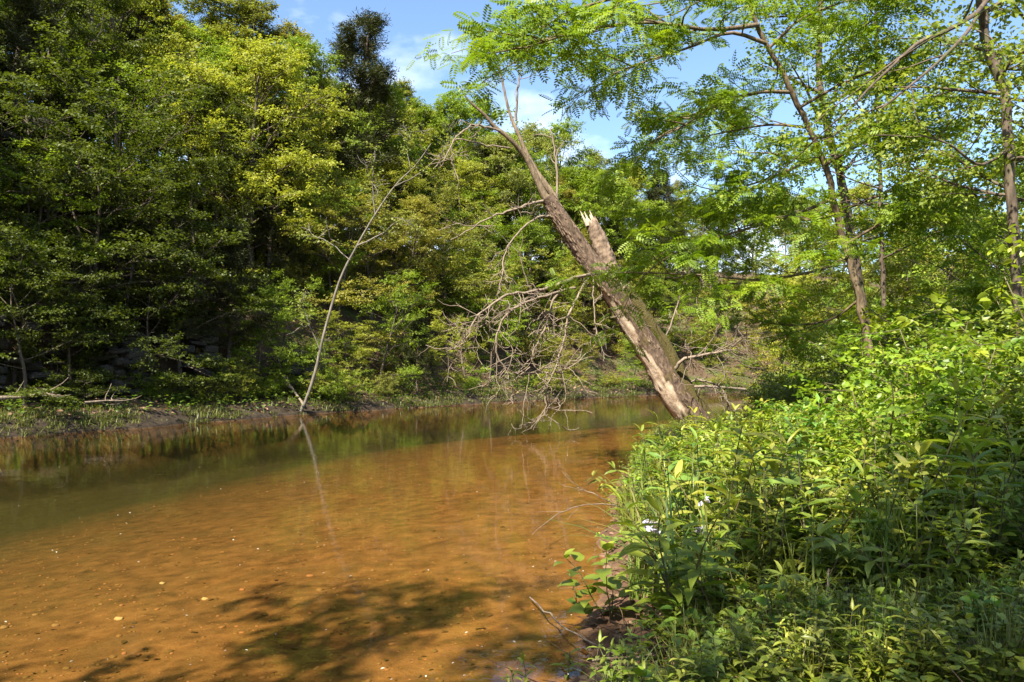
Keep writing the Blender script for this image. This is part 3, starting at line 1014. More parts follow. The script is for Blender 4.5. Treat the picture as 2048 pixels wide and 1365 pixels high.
# ------------------------------------------------------------------ locust and its neighbours on the near right bank
def bank_tree(name, label, trunk_px, r0, r1, bark, seed, limbs=None, nl=0, base=.3, spread=2.0, colour=(.1, .16, .015), leaf=None, e=(.1, 1.0), nsub=5, ntip=3, kw=None):
    """a tree whose trunk line is known; extra limbs may be traced too"""
    rng = np.random.default_rng(seed)
    tpts = smooth_path(trace(trunk_px), 40)
    org = tpts[0].copy()
    org[2] = hz(org[0], org[1])
    t = thing(name, label, 'tree', org)
    tpts = tpts + rng.normal(0, .008, tpts.shape)
    tpts = np.concatenate([[tpts[0] - np.array([0, 0, max(.1, tpts[0][2] - org[2] + .15)])], tpts])
    w = MB()
    tube(w, tpts - org, np.concatenate([[r0 * 1.3], np.linspace(r0, r1, 40)]), 10, rough=.05, rng=rng)
    obj('trunk', w.mesh(name + '_trunk', bark, True), t)
    cp, cd = [], []
    def ramify(limb, rl, nsub, L):
        b_ = MB()
        tube(b_, limb - org, np.linspace(rl, .008, len(limb)), 6)
        for q in range(nsub):
            g = min(1, .15 + .85 * (q + rng.random() * .7) / nsub)
            bp = at_path(limb, g)
            ax = nrm(at_path(limb, min(1, g + .1)) - at_path(limb, max(0, g - .1)))
            sd = nrm(np.cross(ax, [0, 0, 1]) + 1e-6) * (1 if q % 2 else -1)
            bd = ax * .65 + sd * rng.uniform(.6, 1.0) + np.array([0, 0, rng.normal(.05, .18)])
            bl = L * rng.uniform(.24, .42) + .15
            br, _ = wander(rng, bp, bd, bl, 5, .14, .01)
            tube(b_, br - org, np.linspace(max(.007, rl * .4), .004, 6), 4, cap=False)
            for k in range(ntip):
                cp.append(at_path(br, 1 - k / ntip * .8) - org)
                cd.append(nrm(br[-1] - br[-3]))
        cp.append(limb[-1] - org)
        cd.append(nrm(limb[-1] - limb[-3]))
        obj('branch', b_.mesh('branch', bark, True), t)
    for lp in limbs or []:
        limb = smooth_path(trace(lp[0]), 14)
        L = np.linalg.norm(np.diff(limb, axis=0), axis=1).sum()
        ramify(limb, lp[1], lp[2], L)
    az = rng.uniform(0, 6.28)
    for k in range(nl):
        f = (k + .5) / nl
        p = at_path(tpts, base + (1 - base) * f)
        az += 2.4 + rng.normal(0, .3)
        el = e[0] + (e[1] - e[0]) * f + rng.normal(0, .12)
        d = np.array([math.cos(az) * math.cos(el), math.sin(az) * math.cos(el), math.sin(el)])
        L = spread * rng.uniform(.6, 1.15) * (1 - .35 * f)
        limb, _ = wander(rng, p, d, L, 8, .10, .01)
        ramify(limb, max(.014, r0 * .38), nsub, L)
    c = MB()
    leaf(c, rng, np.array(cp), np.array(cd))
    obj('crown', c.mesh(name + '_crown', M_LEAF), t, colour)
    return t

def pinn_leaves(c, rng, cp, cd):
    foliage(c, rng, cp, cd, 3, 6, .42, .205, PINN, droop=.16, flat=.12, spread=.85)

Yb = 12.0
bank_tree('locust_tree', 'slender curving locust with flat tiers of feathery leaves on the right bank', [(1752, 830, Yb), (1748, 760, Yb), (1740, 700, Yb), (1722, 620, Yb), (1712, 570, Yb), (1697, 512, Yb), (1683, 460, Yb), (1668, 410, Yb - .1), (1660, 360, Yb - .2), (1640, 311, Yb - .3), (1618, 256, Yb - .4), (1593, 205, Yb - .5), (1571, 157, Yb - .6), (1534, 88, Yb - .7), (1510, 37, Yb - .8), (1490, -30, Yb - .9), (1460, -130, Yb - 1), (1440, -230, Yb - 1)],
          .066, .025, M_BARK_LOCUST, 901,
          limbs=[([(1516, 50, 11.2), (1420, 60, 10.6), (1300, 45, 10.2), (1180, 58, 9.9), (1100, 80, 9.7), (1045, 98, 9.6)], .035, 15),
                 ([(1495, -10, 11.1), (1400, 0, 10.5), (1280, -10, 10), (1180, 10, 9.8), (1120, 30, 9.7)], .03, 14),
                 ([(1534, 88, 11.3), (1460, 66, 11), (1380, 95, 10.7), (1300, 120, 10.5), (1220, 150, 10.4)], .03, 12),
                 ([(1585, 185, 11.5), (1520, 185, 11.2), (1440, 205, 11), (1373, 249, 10.8), (1300, 285, 10.7)], .03, 12),
                 ([(1618, 256, 11.6), (1540, 250, 12), (1450, 265, 12.4), (1380, 280, 12.6)], .025, 10),
                 ([(1640, 311, 11.7), (1590, 335, 11.5), (1500, 370, 11.2), (1400, 395, 11)], .025, 12),
                 ([(1662, 400, 11.9), (1600, 425, 11.6), (1520, 450, 11.2), (1420, 480, 10.9), (1340, 510, 10.7)], .03, 12),
                 ([(1670, 430, 11.9), (1610, 440, 12.3), (1520, 430, 12.7), (1440, 440, 13)], .025, 10),
                 ([(1697, 512, 12), (1640, 540, 11.6), (1520, 560, 11.2), (1400, 550, 10.9), (1260, 545, 10.7)], .025, 10),
                 ([(1650, 330, 11.7), (1720, 290, 11.3), (1790, 260, 11), (1850, 250, 10.8)], .025, 10),
                 ([(1690, 490, 12), (1760, 450, 11.7), (1830, 430, 11.4), (1880, 425, 11.2)], .025, 10),
                 ([(1600, 215, 11.5), (1680, 170, 11.2), (1750, 140, 11), (1800, 120, 10.9)], .025, 9),
                 ([(1540, 95, 11.3), (1600, 40, 11), (1670, 10, 10.8), (1740, -10, 10.6)], .025, 9),
                 ([(1718, 600, 12), (1660, 640, 12.4), (1580, 650, 12.8), (1500, 640, 13)], .022, 9)],
          colour=(.140, .205, .012), leaf=pinn_leaves)

def oval_leaves(ls, ntw=4, nl=9, tl=.46):
    def f(c, rng, cp, cd):
        foliage(c, rng, cp, cd, ntw, nl, tl, ls, LEAF2, droop=.4, flat=.35)
    return f
bank_tree('broadleaf_tree', 'dark-barked tree standing just behind the locust trunk', [(1748, 800, 16), (1728, 640, 16), (1706, 500, 16), (1688, 384, 16), (1670, 311, 16), (1646, 220, 16), (1637, 110, 16), (1640, 18, 16), (1636, -120, 16), (1640, -260, 16)], .11, .04, M_BARK, 902, nl=22, base=.30, spread=2.4, colour=(.125, .18, .014), leaf=oval_leaves(.082))
bank_tree('broadleaf_tree', 'thin straight dark tree right of the locust against the sky', [(1778, 800, 15), (1770, 640, 15), (1763, 476, 15), (1760, 366, 15), (1754, 220, 15), (1752, 7, 15), (1750, -160, 15)], .05, .025, M_BARK, 903, nl=15, base=.28, spread=1.7, colour=(.125, .18, .014), leaf=oval_leaves(.075))
bank_tree('broadleaf_tree', 'reddish-brown crooked trunk at right edge with a long dark overhanging branch', [(2052, 820, 9.5), (2038, 640, 9.5), (2029, 476, 9.5), (2018, 366, 9.5), (2014, 210, 9.5), (1996, 150, 9.5), (1974, 90, 9.5), (1962, 10, 9.5), (1958, -120, 9.5), (1930, -280, 9.5)], 0.062, .05, M_BARK, 904,
          limbs=[([(1955, -60, 9.4), (1974, 4, 8.6), (1904, 57, 8.2), (1842, 82, 8), (1794, 124, 7.9), (1739, 176, 7.8), (1706, 214, 7.8)], 0.032, 4),
                 ([(1962, 20, 9.4), (1930, 70, 8.8), (1870, 130, 8.5), (1810, 180, 8.3), (1760, 220, 8.2)], .025, 4),
                 ([(2016, 300, 9.5), (1960, 330, 9), (1900, 290, 8.8), (1840, 270, 8.6)], .02, 6),
                 ([(2020, 380, 9.5), (1960, 350, 9.8), (1900, 310, 10), (1850, 300, 10.2)], .02, 6)],
          nl=13, base=.30, spread=1.6, colour=(.15, .185, .02), leaf=oval_leaves(.062, 4, 9, .36), nsub=5)
bank_tree('broadleaf_tree', 'airy sapling rising out of the shrubs beyond the right edge', [(2120, 800, 11), (2110, 500, 11), (2100, 250, 11), (2085, 0, 11), (2080, -200, 11)], .08, .03, M_BARK, 905, nl=18, base=.3, spread=2.0, colour=(.15, .185, .02), leaf=oval_leaves(.085))

PEND2 = []
rngs = np.random.default_rng(321)
BACK = [('under', 1560, 24, 3.2), ('under', 1640, 22, 3.6), ('under', 1720, 20, 4.2), ('broad', 1800, 24, 5.0), ('under', 1850, 17, 3.8), ('broad', 1930, 21, 5.6), ('under', 1980, 15, 4.0), ('broad', 2060, 18, 6.0), ('under', 2100, 13, 4.2),
        ('broad', 1700, 30, 4.6), ('tall', 1880, 32, 5.0), ('broad', 2010, 28, 5.2), ('tall', 2120, 24, 6.5), ('broad', 1600, 34, 4.4)]
for k, (kd, px, Y, h) in enumerate(BACK):
    PEND2.append((px, kd, Y, h))
PEND2.sort()
for k, (px, kd, Y, h) in enumerate(PEND2):
    x = (px - 1024) / F * Y
    nm, words, cat, H0 = KINDS[kd]
    t = thing(nm, f"{'fresh' if k % 2 else 'bright'} green {words} behind the right bank shrubs, {ORD[k]} of that backdrop", cat, (x, Y, hz(x, Y)), rngs.uniform(0, 6.28), h / H0, 'trees behind the right bank shrubs')
    wm, cm = TREES[kd][k % len(TREES[kd])]
    obj('trunk', wm, t)
    obj('crown', cm, t, [v * rngs.uniform(.9, 1.2) for v in COLOURS['fresh green' if k % 2 else 'yellow-green']])

# trees on the bank behind the viewer: their crowns throw the dappled shade on the near water
for k, (kd, x, y, h, v, lab) in enumerate([('sparse', -3.4, -1.7, 8.0, 0, 'broad tree on near bank left of the viewer overhanging the creek'), ('tall', 0.55, -.9, 10.0, 0, 'tall tree on near bank close behind the viewer'), ('sparse', -7.6, -4.2, 9.0, 1, 'broad tree further back on near bank behind the viewer')]):
    nm, words, cat, H0 = KINDS[kd]
    t = thing(nm, lab, cat, (x, y, hz(x, y)), 1.3 * k, h / H0, 'trees on the near bank behind the viewer')
    wm, cm = TREES[kd][v]
    obj('trunk', wm, t)
    obj('crown', cm, t, COLOURS['fresh green'])

# ------------------------------------------------------------------ pale leaning sapling on the far bank
sap_px = [(596, 832, 25.4), (612, 800, 25.4), (630, 745, 25.4), (650, 660, 25.3), (680, 560, 25.2), (714, 492, 25.1), (750, 430, 25), (790, 372, 24.9), (830, 332, 24.8), (862, 288, 24.7)]
org = P(600, 832, 25.4)
sap = thing('leaning_sapling', 'pale grey thin sapling leaning right from the far bank, nearly leafless', 'tree', org)
mb = MB()
tube(mb, smooth_path(trace(sap_px), 50) - org, np.linspace(.060, .012, 50), 8, rough=.06, rng=rngs)
obj('trunk', mb.mesh('sapling_trunk', M_BARK_PALE, True), sap)
cpp, cdd = [], []
for lp, r in [([(714, 492, 25.1), (760, 470, 25), (800, 440, 25), (830, 455, 25)], .03), ([(750, 430, 25), (745, 370, 25), (750, 300, 25)], .022), ([(790, 372, 24.9), (835, 350, 24.7), (880, 310, 24.6), (900, 280, 24.6)], .02),
              ([(820, 340, 24.8), (815, 300, 24.8), (822, 262, 24.8)], .015), ([(640, 700, 25.3), (615, 640, 25.2), (600, 600, 25.2)], .02), ([(700, 520, 25.1), (650, 480, 25.3), (610, 470, 25.4)], .02)]:
    o = bare_branch('branch', lp, r, .006, 3, rngs, tl=(.3, .9), up=.08, parent=sap, origin=org, mat=M_BARK_PALE)
    limb = smooth_path(trace(lp), 6) - org
    cpp += list(limb[2:]); cdd += list(nrm(np.gradient(limb, axis=0)[2:]))
c = MB()
foliage(c, rngs, np.array(cpp), np.array(cdd), 8, 8, .45, .085, LEAF2, droop=.3)
obj('crown', c.mesh('sapling_crown', M_LEAF), sap, COLOURS['pale green'])

# ------------------------------------------------------------------ undergrowth on the near right bank
def stem_plant(rng, h, nst, ls, tmpl, npair, spread=.5, r=.004, tilt=.55, petiole=.0, whorl=2, droop=.15, bare=.12, jit=.25):
    """upright or arching stems with leaves in pairs or threes; returns stem and leaf builders"""
    st, lf = MB(), MB()
    for s in range(nst):
        a = rng.uniform(0, 6.28)
        e = math.pi / 2 - abs(rng.normal(0, spread)) if nst > 1 else math.pi / 2 - rng.uniform(0, .15)
        d = np.array([math.cos(a) * math.cos(e), math.sin(a) * math.cos(e), max(.25, math.sin(e))])
        L = h * rng.uniform(.65, 1.1)
        pts, _ = wander(rng, (d[0] * .04, d[1] * .04, -.03), d, L, 7, .11, -.03)
        tube(st, pts, np.linspace(r, r * .4, 8), 4, cap=False, var=rng.uniform(.2, .8))
        az = rng.uniform(0, 6.28)
        for k in range(npair):
            g = bare + (1 - bare) * (k + .6) / npair
            p = at_path(pts, min(1, g))
            ax = nrm(at_path(pts, min(1, g + .1)) - at_path(pts, max(0, g - .1)))
            az += 1.57 + rng.normal(0, .3)
            n_ = whorl
            A = az + np.arange(n_) * 2 * math.pi / n_
            rd = np.stack([np.cos(A), np.sin(A), np.zeros(n_)], -1)
            dd = nrm(rd * 1.0 + ax * tilt + rng.normal(0, jit * .6, (n_, 3)) - np.array([0, 0, droop]))
            nn = np.array([0, 0, 1.0]) + rng.normal(0, jit, (n_, 3)) - rd * .15
            sz = ls * rng.uniform(.75, 1.2, n_) * (.65 + .5 * math.sin(math.pi * min(1, .15 + .8 * g)))
            add_leaves(lf, tmpl, p + dd * petiole, dd, nn, sz, np.clip(rng.normal(.5, .2, n_), 0, 1))
        tip = pts[-1]
        A = rng.uniform(0, 6.28, 3)
        dd = np.stack([np.cos(A) * .6, np.sin(A) * .6, np.full(3, .7)], -1)
        add_leaves(lf, tmpl, np.repeat(tip[None], 3, 0), dd, np.array([0, 0, 1.0]) + rng.normal(0, .3, (3, 3)), ls * rng.uniform(.4, .8, 3), rng.uniform(0, .4, 3))
    return st, lf

def blades(mb, rng, n, h, spread, w=.005, base=(0, 0, 0), seg=4, lean=.5):
    for k in range(n):
        a = rng.uniform(0, 6.28)
        r = rng.uniform(0, spread)
        p = np.array([math.cos(a) * r, math.sin(a) * r, -.02]) + base
        b = rng.uniform(0, 6.28)
        ln = abs(rng.normal(0, lean)) + .05
        L = h * rng.uniform(.5, 1.15)
        t = np.linspace(0, 1, seg + 1)
        out = np.array([math.cos(b), math.sin(b), 0])
        c = p + out * (L * ln * t ** 2)[:, None] + np.array([0, 0, 1.0]) * (L * (t - .35 * ln * t ** 2))[:, None]
        sd = np.array([-math.sin(b), math.cos(b), 0]) * w * rng.uniform(.7, 1.3)
        ww = (1 - t ** 2.2)[:, None]
        V = np.empty((2 * (seg + 1), 3))
        V[0::2] = c - sd * ww
        V[1::2] = c + sd * ww
        T = []
        for q in range(seg):
            T += [[2 * q, 2 * q + 1, 2 * q + 3], [2 * q, 2 * q + 3, 2 * q + 2]]
        mb.add(V, T, np.clip(rng.normal(.5, .2), 0, 1))

WEEDS = {}
def weed_proto(kind, maker, count):
    WEEDS[kind] = []
    for k in range(count):
        st, lf = maker(np.random.default_rng(hash_seed(kind) + k))
        WEEDS[kind].append((st.mesh(kind + '_stem', M_STEM, True) if st else None, lf.mesh(kind + '_foliage', M_WEED if kind != 'grass' else M_GRASS)))
def hash_seed(s):
    return sum(ord(c) * (i_ + 3) for i_, c in enumerate(s)) + 4000

weed_proto('bushy', lambda r: stem_plant(r, .62, 9, .048, OVAL, 11, spread=.55), 5)
weed_proto('lance', lambda r: stem_plant(r, .55, 4, .115, LANCE, 7, spread=.28, whorl=3, tilt=.5, droop=.25), 4)
weed_proto('heart', lambda r: stem_plant(r, .42, 3, .085, HEART, 5, spread=.3, petiole=.025, droop=.35, r=.003), 4)
weed_proto('low', lambda r: stem_plant(r, .30, 8, .040, ovate(.24, .33, .25), 6, spread=.9, whorl=3, tilt=.35), 4)
def grass_maker(r):
    m = MB()
    blades(m, r, 46, .42, .07, .0042)
    return None, m
weed_proto('grass', grass_maker, 4)

def bank_bush(rng, H, nst, ls, nb):
    st, CP, CD = MB(), [], []
    for s in range(nst):
        a = rng.uniform(0, 6.28)
        e = rng.uniform(.8, 1.45)
        d = np.array([math.cos(a) * math.cos(e), math.sin(a) * math.cos(e), math.sin(e)])
        pts, _ = wander(rng, (d[0] * .15, d[1] * .15, -.1), d, H * rng.uniform(.6, 1.1), 9, .10, -.035)
        tube(st, pts, np.linspace(.011, .004, 10), 5)
        for q in range(nb):
            p = at_path(pts, .12 + .88 * q / (nb - 1))
            aa = rng.uniform(0, 6.28)
            dd = np.array([math.cos(aa), math.sin(aa), rng.uniform(-.1, .5)])
            br, _ = wander(rng, p, dd, rng.uniform(.2, .5) * H / 1.6, 4, .13, -.01)
            tube(st, br, np.linspace(.004, .002, 5), 3, cap=False)
            CP += [br[-1], br[2], br[1]]
            CD += [nrm(dd)] * 3
    lf = MB()
    foliage(lf, rng, np.array(CP), np.array(CD), 2, 8, .22, ls, OVAL, droop=.15, flat=.35)
    return st, lf
BUSH = []
for k in range(5):
    st, lf = bank_bush(np.random.default_rng(640 + k), 1.6, 10, .062, 11)
    BUSH.append((st.mesh('bush_stem', M_STEM, True), lf.mesh('bush_foliage', M_WEED)))

def top_limit(px):
    return np.interp(px, [1050, 1180, 1300, 1400, 1500, 1640, 1765, 1800, 1850, 1920, 2048, 2200], [1230, 1040, 880, 838, 822, 797, 815, 700, 610, 545, 490, 470])

rngw = np.random.default_rng(2024)
STEMC = (.10, .085, .035)
def place_weed(kind, x, y, h0, hwant, colour, label, group, parts=True, name='weed', cat='plant'):
    z = hz(x, y)
    k = int(rngw.integers(len(WEEDS[kind])))
    st, lf = WEEDS[kind][k]
    sc = hwant / h0
    shade = rngw.uniform(.72, 1.25)
    hue = rngw.normal(1, .12)
    col = [colour[0] * shade * hue, colour[1] * shade, colour[2] * shade * rngw.uniform(.8, 1.8)]
    rz = rngw.uniform(0, 6.28)
    if kind == 'grass':
        o = obj(name, lf, None, col)
        tag(o, label, cat, group)
        o.location = (x, y, z)
        o.rotation_euler = (0, 0, rz)
        o.scale = (sc, sc, sc)
        return o
    t = thing(name, label, cat, (x, y, z), rz, sc, group)
    obj('stem', st, t, STEMC)
    obj('foliage', lf, t, col)
    return t

# bushes: a band of tall ones at right, lower ones towards the creek
bushes = []
tries = 0
while len(bushes) < 190 and tries < 5000:
    tries += 1
    Y = rngw.uniform(5.2, 19)
    px = rngw.uniform(1330, 2230) if len(bushes) < 95 else rngw.uniform(1600, 2200)
    x = (px - 1024) / F * Y
    dr = -float(signed(RIGHT_SHORE, np.array([x]), np.array([Y]))[0])
    if dr < (.25 if Y > 11 else .7):
        continue
    tl_ = top_limit(px)
    if Y > 13.2 and px > 1500:
        tl_ = np.interp(px, [1500, 1580, 1700, 1800, 2048], [800, 730, 640, 570, 470])
    zt = 1.5 - Y * (tl_ - 735) / F
    hmax = zt - hz(x, Y)
    if hmax < .28:
        continue
    h = min(hmax, 3.0) * rngw.uniform(.5, 1.12)
    if any((x - b[0]) ** 2 + (Y - b[1]) ** 2 < (.32 * max(.5, (h + b[2]) * .38)) ** 2 * 3 for b in bushes):
        continue
    bushes.append((x, Y, h, px))
bushes.sort(key=lambda b: b[3])
HW = ['low', 'knee-high', 'chest-high', 'head-high']
lab_count = {}
BLAB = []
for (x, y, h, px) in bushes:
    hw = HW[0] if h < .7 else HW[1] if h < 1.2 else HW[2] if h < 1.9 else HW[3]
    where = 'near leaning tree base' if px < 1440 else 'right of leaning tree base' if px < 1520 else 'midway to the locust' if px < 1620 else 'left of the locust trunk' if px < 1720 else 'at the locust foot' if px < 1800 else 'right of the locust trunk' if px < 1950 else 'at the right edge' if px < 2050 else 'beyond the right edge'
    dep = 'front' if y < 8 else 'middle' if y < 13 else 'back'
    L = f'{hw} leafy green bush {where}, {dep} row'
    BLAB.append(L)
for i_, (x, y, h, px) in enumerate(bushes):
    L = BLAB[i_]
    n_same = BLAB.count(L)
    if n_same > 1:
        c_ = lab_count.get(L, 0)
        lab_count[L] = c_ + 1
        L = L + ', ' + ORD[min(c_, 17)]
    assert len(L.split()) <= 16, L
    t = thing('leafy_bush', L, 'bush', (x, y, hz(x, y)), rngw.uniform(0, 6.28), h / 1.6 * 1.02, 'bushes on the near right bank')
    st, lf = BUSH[i_ % 5]
    obj('stem', st, t, STEMC)
    base_c = (.15, .20, .016) if rngw.random() < .6 else (.115, .18, .015) if rngw.random() < .6 else (.175, .205, .035)
    obj('foliage', lf, t, [v * rngw.uniform(.9, 1.15) for v in base_c])

# weeds
KW = {'bushy': (.62, (.15, .19, .017), 'branching weed with small oval leaves on the near right bank', 'branching weeds on the near right bank', 230, 'branching_weed'),
      'lance': (.55, (.165, .205, .022), 'upright weed with narrow pointed leaves on the near right bank', 'narrow-leaved weeds on the near right bank', 130, 'narrow_leaved_weed'),
      'heart': (.42, (.13, .185, .018), 'broad-leaved weed with heart-shaped leaves on the near right bank', 'heart-leaved weeds on the near right bank', 90, 'heart_leaved_weed'),
      'low': (.30, (.15, .19, .02), 'creeping plant with three-part leaves on the near right bank', 'creeping plants on the near right bank', 280, 'creeping_plant'),
      'grass': (.42, (.14, .165, .028), 'tuft of green grass among the weeds on the near right bank', 'grass tufts on the near right bank', 260, 'grass_tuft')}
POOL_N = 60000
pool_u = rngw.random(POOL_N)
pool_px = rngw.uniform(1040, 2140, POOL_N)
pool_i = 0
pool_cache = {}
def bank_point(ymin, ymax, dmin, pxmin=1040, pxmax=2140):
    global pool_i
    key = (ymin, ymax)
    if key not in pool_cache:
        Yp = ymin * (ymax / ymin) ** pool_u
        Xp = (pool_px - 1024) / F * Yp
        pool_cache[key] = (Xp, Yp, -signed(RIGHT_SHORE, Xp, Yp), height(Xp, Yp))
    Xp, Yp, Dp, Zp = pool_cache[key]
    while True:
        pool_i = (pool_i + 1) % POOL_N
        if Dp[pool_i] > dmin:
            ZC[(Xp[pool_i], Yp[pool_i])] = Zp[pool_i]
            return Xp[pool_i], Yp[pool_i], pool_px[pool_i], Dp[pool_i]
for kind, (h0, colour, lab, grp, cnt, nm) in KW.items():
    n_ = 0
    while n_ < cnt:
        x, Y, px, dr = bank_point(2.9, 18 if kind in ('bushy', 'grass') else 11, .12)
        if Y < 6.5 and dr < (.55 if Y < 4.8 else .4) and rngw.random() < .85: continue
        if kind == 'low' and (dr < .3 or (Y < 4 and rngw.random() < .5)): continue
        if kind == 'bushy' and (dr < .35 or (Y < 4.2 and px < 1500)): continue
        if kind == 'lance' and dr > 2.2 and rngw.random() < .7: continue
        if kind == 'grass' and not (dr < 1.2 or Y < 4.5) and rngw.random() < .7: continue
        zt = 1.5 - Y * (top_limit(px) - 735) / F
        hm = h0 * rngw.uniform(.5, 1.5) * (1.35 if kind in ('grass', 'lance') and Y < 7 else 1.0)
        hm = min(hm, max(.16, (zt - hz(x, Y)) * 1.1))
        if Y < 3.8:
            hm = min(hm, .34)
        reg = ('near the leaning tree base' if Y > 12 and px < 1560 else 'along the far part of the bank edge' if px < 1440 and Y > 7 else 'along the muddy creek edge' if px < 1300 else 'left of the flower sprays' if px < 1420 and Y > 4.6 else
               'in the bottom middle foreground' if px < 1640 and Y < 4.6 else 'in the shaded bottom right' if Y < 4.6 else 'in front of the locust' if px < 1760 else 'below the right-hand bushes' if px < 1930 else 'by the right edge')
        size_w = 'small' if hm < h0 * .75 else 'large' if hm > h0 * 1.1 else 'mid-sized'
        place_weed(kind, x, Y, h0, hm, colour, size_w + ' ' + lab.replace('on the near right bank', reg).replace(' in the tangle', ''), grp, name=nm)
        n_ += 1

# weeds fringing the bank edge out to the leaning tree
n_ = 0
while n_ < 110:
    x, Y, px, dr = bank_point(10.5, 21, .03)
    if dr > .8 or px > 1620: continue
    kind = ('bushy', 'low', 'grass')[n_ % 3]
    h0, colour, lab, grp, cnt, nm = KW[kind]
    place_weed(kind, x, Y, h0, rngw.uniform(.18, .34), colour, lab.replace(' in the tangle', '').replace('on the near right bank', 'fringing the waterline near the leaning tree'), grp, name=nm)
    n_ += 1

# individual broad leaves on the plants nearest the lens
LEAFM = {}
for nm, tm in (('lance', LANCE), ('heart', HEART), ('oval', OVAL)):
    m_ = MB()
    m_.add(tm[0], tm[1], .5)
    LEAFM[nm] = m_.mesh(nm + '_leaf', M_WEED, True)
def hero(px, py, z, h, shape, ls, npair, whorl, label, colour, nm='broad_leaved_plant'):
    Y = (1.5 - z) * F / (py - 735)
    x = (px - 1024) / F * Y
    g0 = max(hz(x, Y), -.05)
    t = thing(nm, label, 'plant', (x, Y, g0))
    pts, _ = wander(rngw, (0, 0, -.05), (rngw.normal(0, .12), rngw.normal(0, .12), 1), h + .05, 8, .06)
    m_ = MB()
    tube(m_, pts, np.linspace(.005, .002, 9), 6)
    obj('stem', m_.mesh('plant_stem', M_STEM, True), t, STEMC)
    az = rngw.uniform(0, 6.28)
    for k in range(npair):
        g = .25 + .75 * (k + .5) / npair
        p = at_path(pts, g)
        az += 1.57 + rngw.normal(0, .25)
        for w_ in range(whorl):
            A = az + w_ * 2 * math.pi / whorl
            tilt = .15 + .8 * g + rngw.normal(0, .18)
            d = nrm(np.array([math.cos(A), math.sin(A), tilt * .6 - .15]))
            n_ = np.array([0, 0, 1.0]) + rngw.normal(0, .2, 3)
            n_ = nrm(n_ - d * (n_ @ d))
            r_ = np.cross(d, n_)
            m = Matrix((r_, d, n_)).transposed().to_4x4()
            m.translation = p
            sz = ls * rngw.uniform(.8, 1.15) * (1.1 - .45 * g)
            b_ = obj('leaf', LEAFM[shape], t, [v * rngw.uniform(.8, 1.2) for v in colour])
            b_.matrix_local = m @ Matrix.Diagonal((sz, sz, sz, 1))
G1, G2 = (.09, .16, .018), (.11, .165, .02)
hero(1150, 1205, .02, .24, 'oval', .085, 5, 2, 'leafy seedling growing out of the shallow water beside the bank', G2)
hero(1410, 1190, .2, .42, 'lance', .17, 7, 3, 'tall weed with whorls of long pointed leaves left of the heart-leaved plants', G2)
hero(1300, 1260, .15, .34, 'lance', .15, 6, 3, 'pointed-leaved weed at the muddy edge below the lilac flowers', G2)
hero(1545, 1330, .25, .36, 'heart', .11, 5, 2, 'plant with large heart-shaped leaves in the bottom centre-right foreground', G1)
hero(1640, 1330, .25, .30, 'heart', .10, 5, 2, 'smaller heart-leaved plant right beside the large one in the foreground', G1)
hero(1470, 1365, .2, .26, 'lance', .15, 5, 2, 'broad pointed-leaf plant touching the bottom edge of view', G1)
hero(1700, 1180, .3, .42, 'oval', .13, 5, 2, 'plant with large smooth oval leaves in shade amid the creeping plants', G1)
hero(1960, 1320, .3, .22, 'heart', .10, 3, 2, 'low bright heart-leaved plant beside the grey stick at bottom right', G2)
hero(1985, 1010, .4, .75, 'oval', .14, 6, 2, 'tall large-leaved plant at the right edge in half shade', G1)
hero(1860, 1000, .4, .8, 'oval', .12, 6, 2, 'tall stalk with drooping pale oval leaves below the locust', G2)
hero(1280, 1345, .1, .2, 'lance', .11, 4, 2, 'small pointed-leaf seedling on the bare red mud', G2)
hero(1130, 1330, .02, .14, 'lance', .11, 4, 2, 'little narrow-leaved sprig standing in water at the bottom', G2)
# lilac flowers
M_PETAL = leaf_material('petal', trans=.3, rough=.6, spec=.2, boost=1.0)
m_ = MB()
m_.add(ovate(.22, .34, .26)[0], ovate(.22, .34, .26)[1], .5)
PETAL = m_.mesh('petal', M_PETAL)
for px, py, Y, lab in [(1282, 1047, 4.7, 'pale lilac flower spray nearest the water'), (1304, 1058, 4.55, 'pale lilac flower spray second from the water'), (1400, 1064, 4.4, 'largest pale lilac flower spray amid the bank weeds'), (1395, 1003, 4.9, 'pale lilac flower spray set back highest on the bank')]:
    c_ = P(px, py, Y)
    g0 = hz(c_[0], c_[1])
    t = thing('wild_flower', lab, 'flower', (c_[0], c_[1], g0), 0, 1.0, 'lilac flowers on the near right bank')
    pts, _ = wander(rngw, (0, 0, -.03), (.05, 0, 1), c_[2] - g0 + .03, 6, .03)
    m_ = MB()
    tube(m_, pts, np.linspace(.003, .002, 7), 5)
    obj('stem', m_.mesh('flower_stem', M_STEM, True), t, STEMC)
    for k in range(16):
        A = rngw.uniform(0, 6.28)
        d = nrm(np.array([math.cos(A), math.sin(A), rngw.uniform(-.5, .7)]))
        n_ = nrm(np.cross(d, rngw.normal(0, 1, 3)))
        r_ = np.cross(d, n_)
        m = Matrix((r_, d, n_)).transposed().to_4x4()
        m.translation = pts[-1] + rngw.normal(0, .012, 3)
        b_ = obj('petal', PETAL, t, (.40, .36, .48))
        sz = rngw.uniform(.026, .040)
        b_.matrix_local = m @ Matrix.Diagonal((sz, sz, sz, 1))

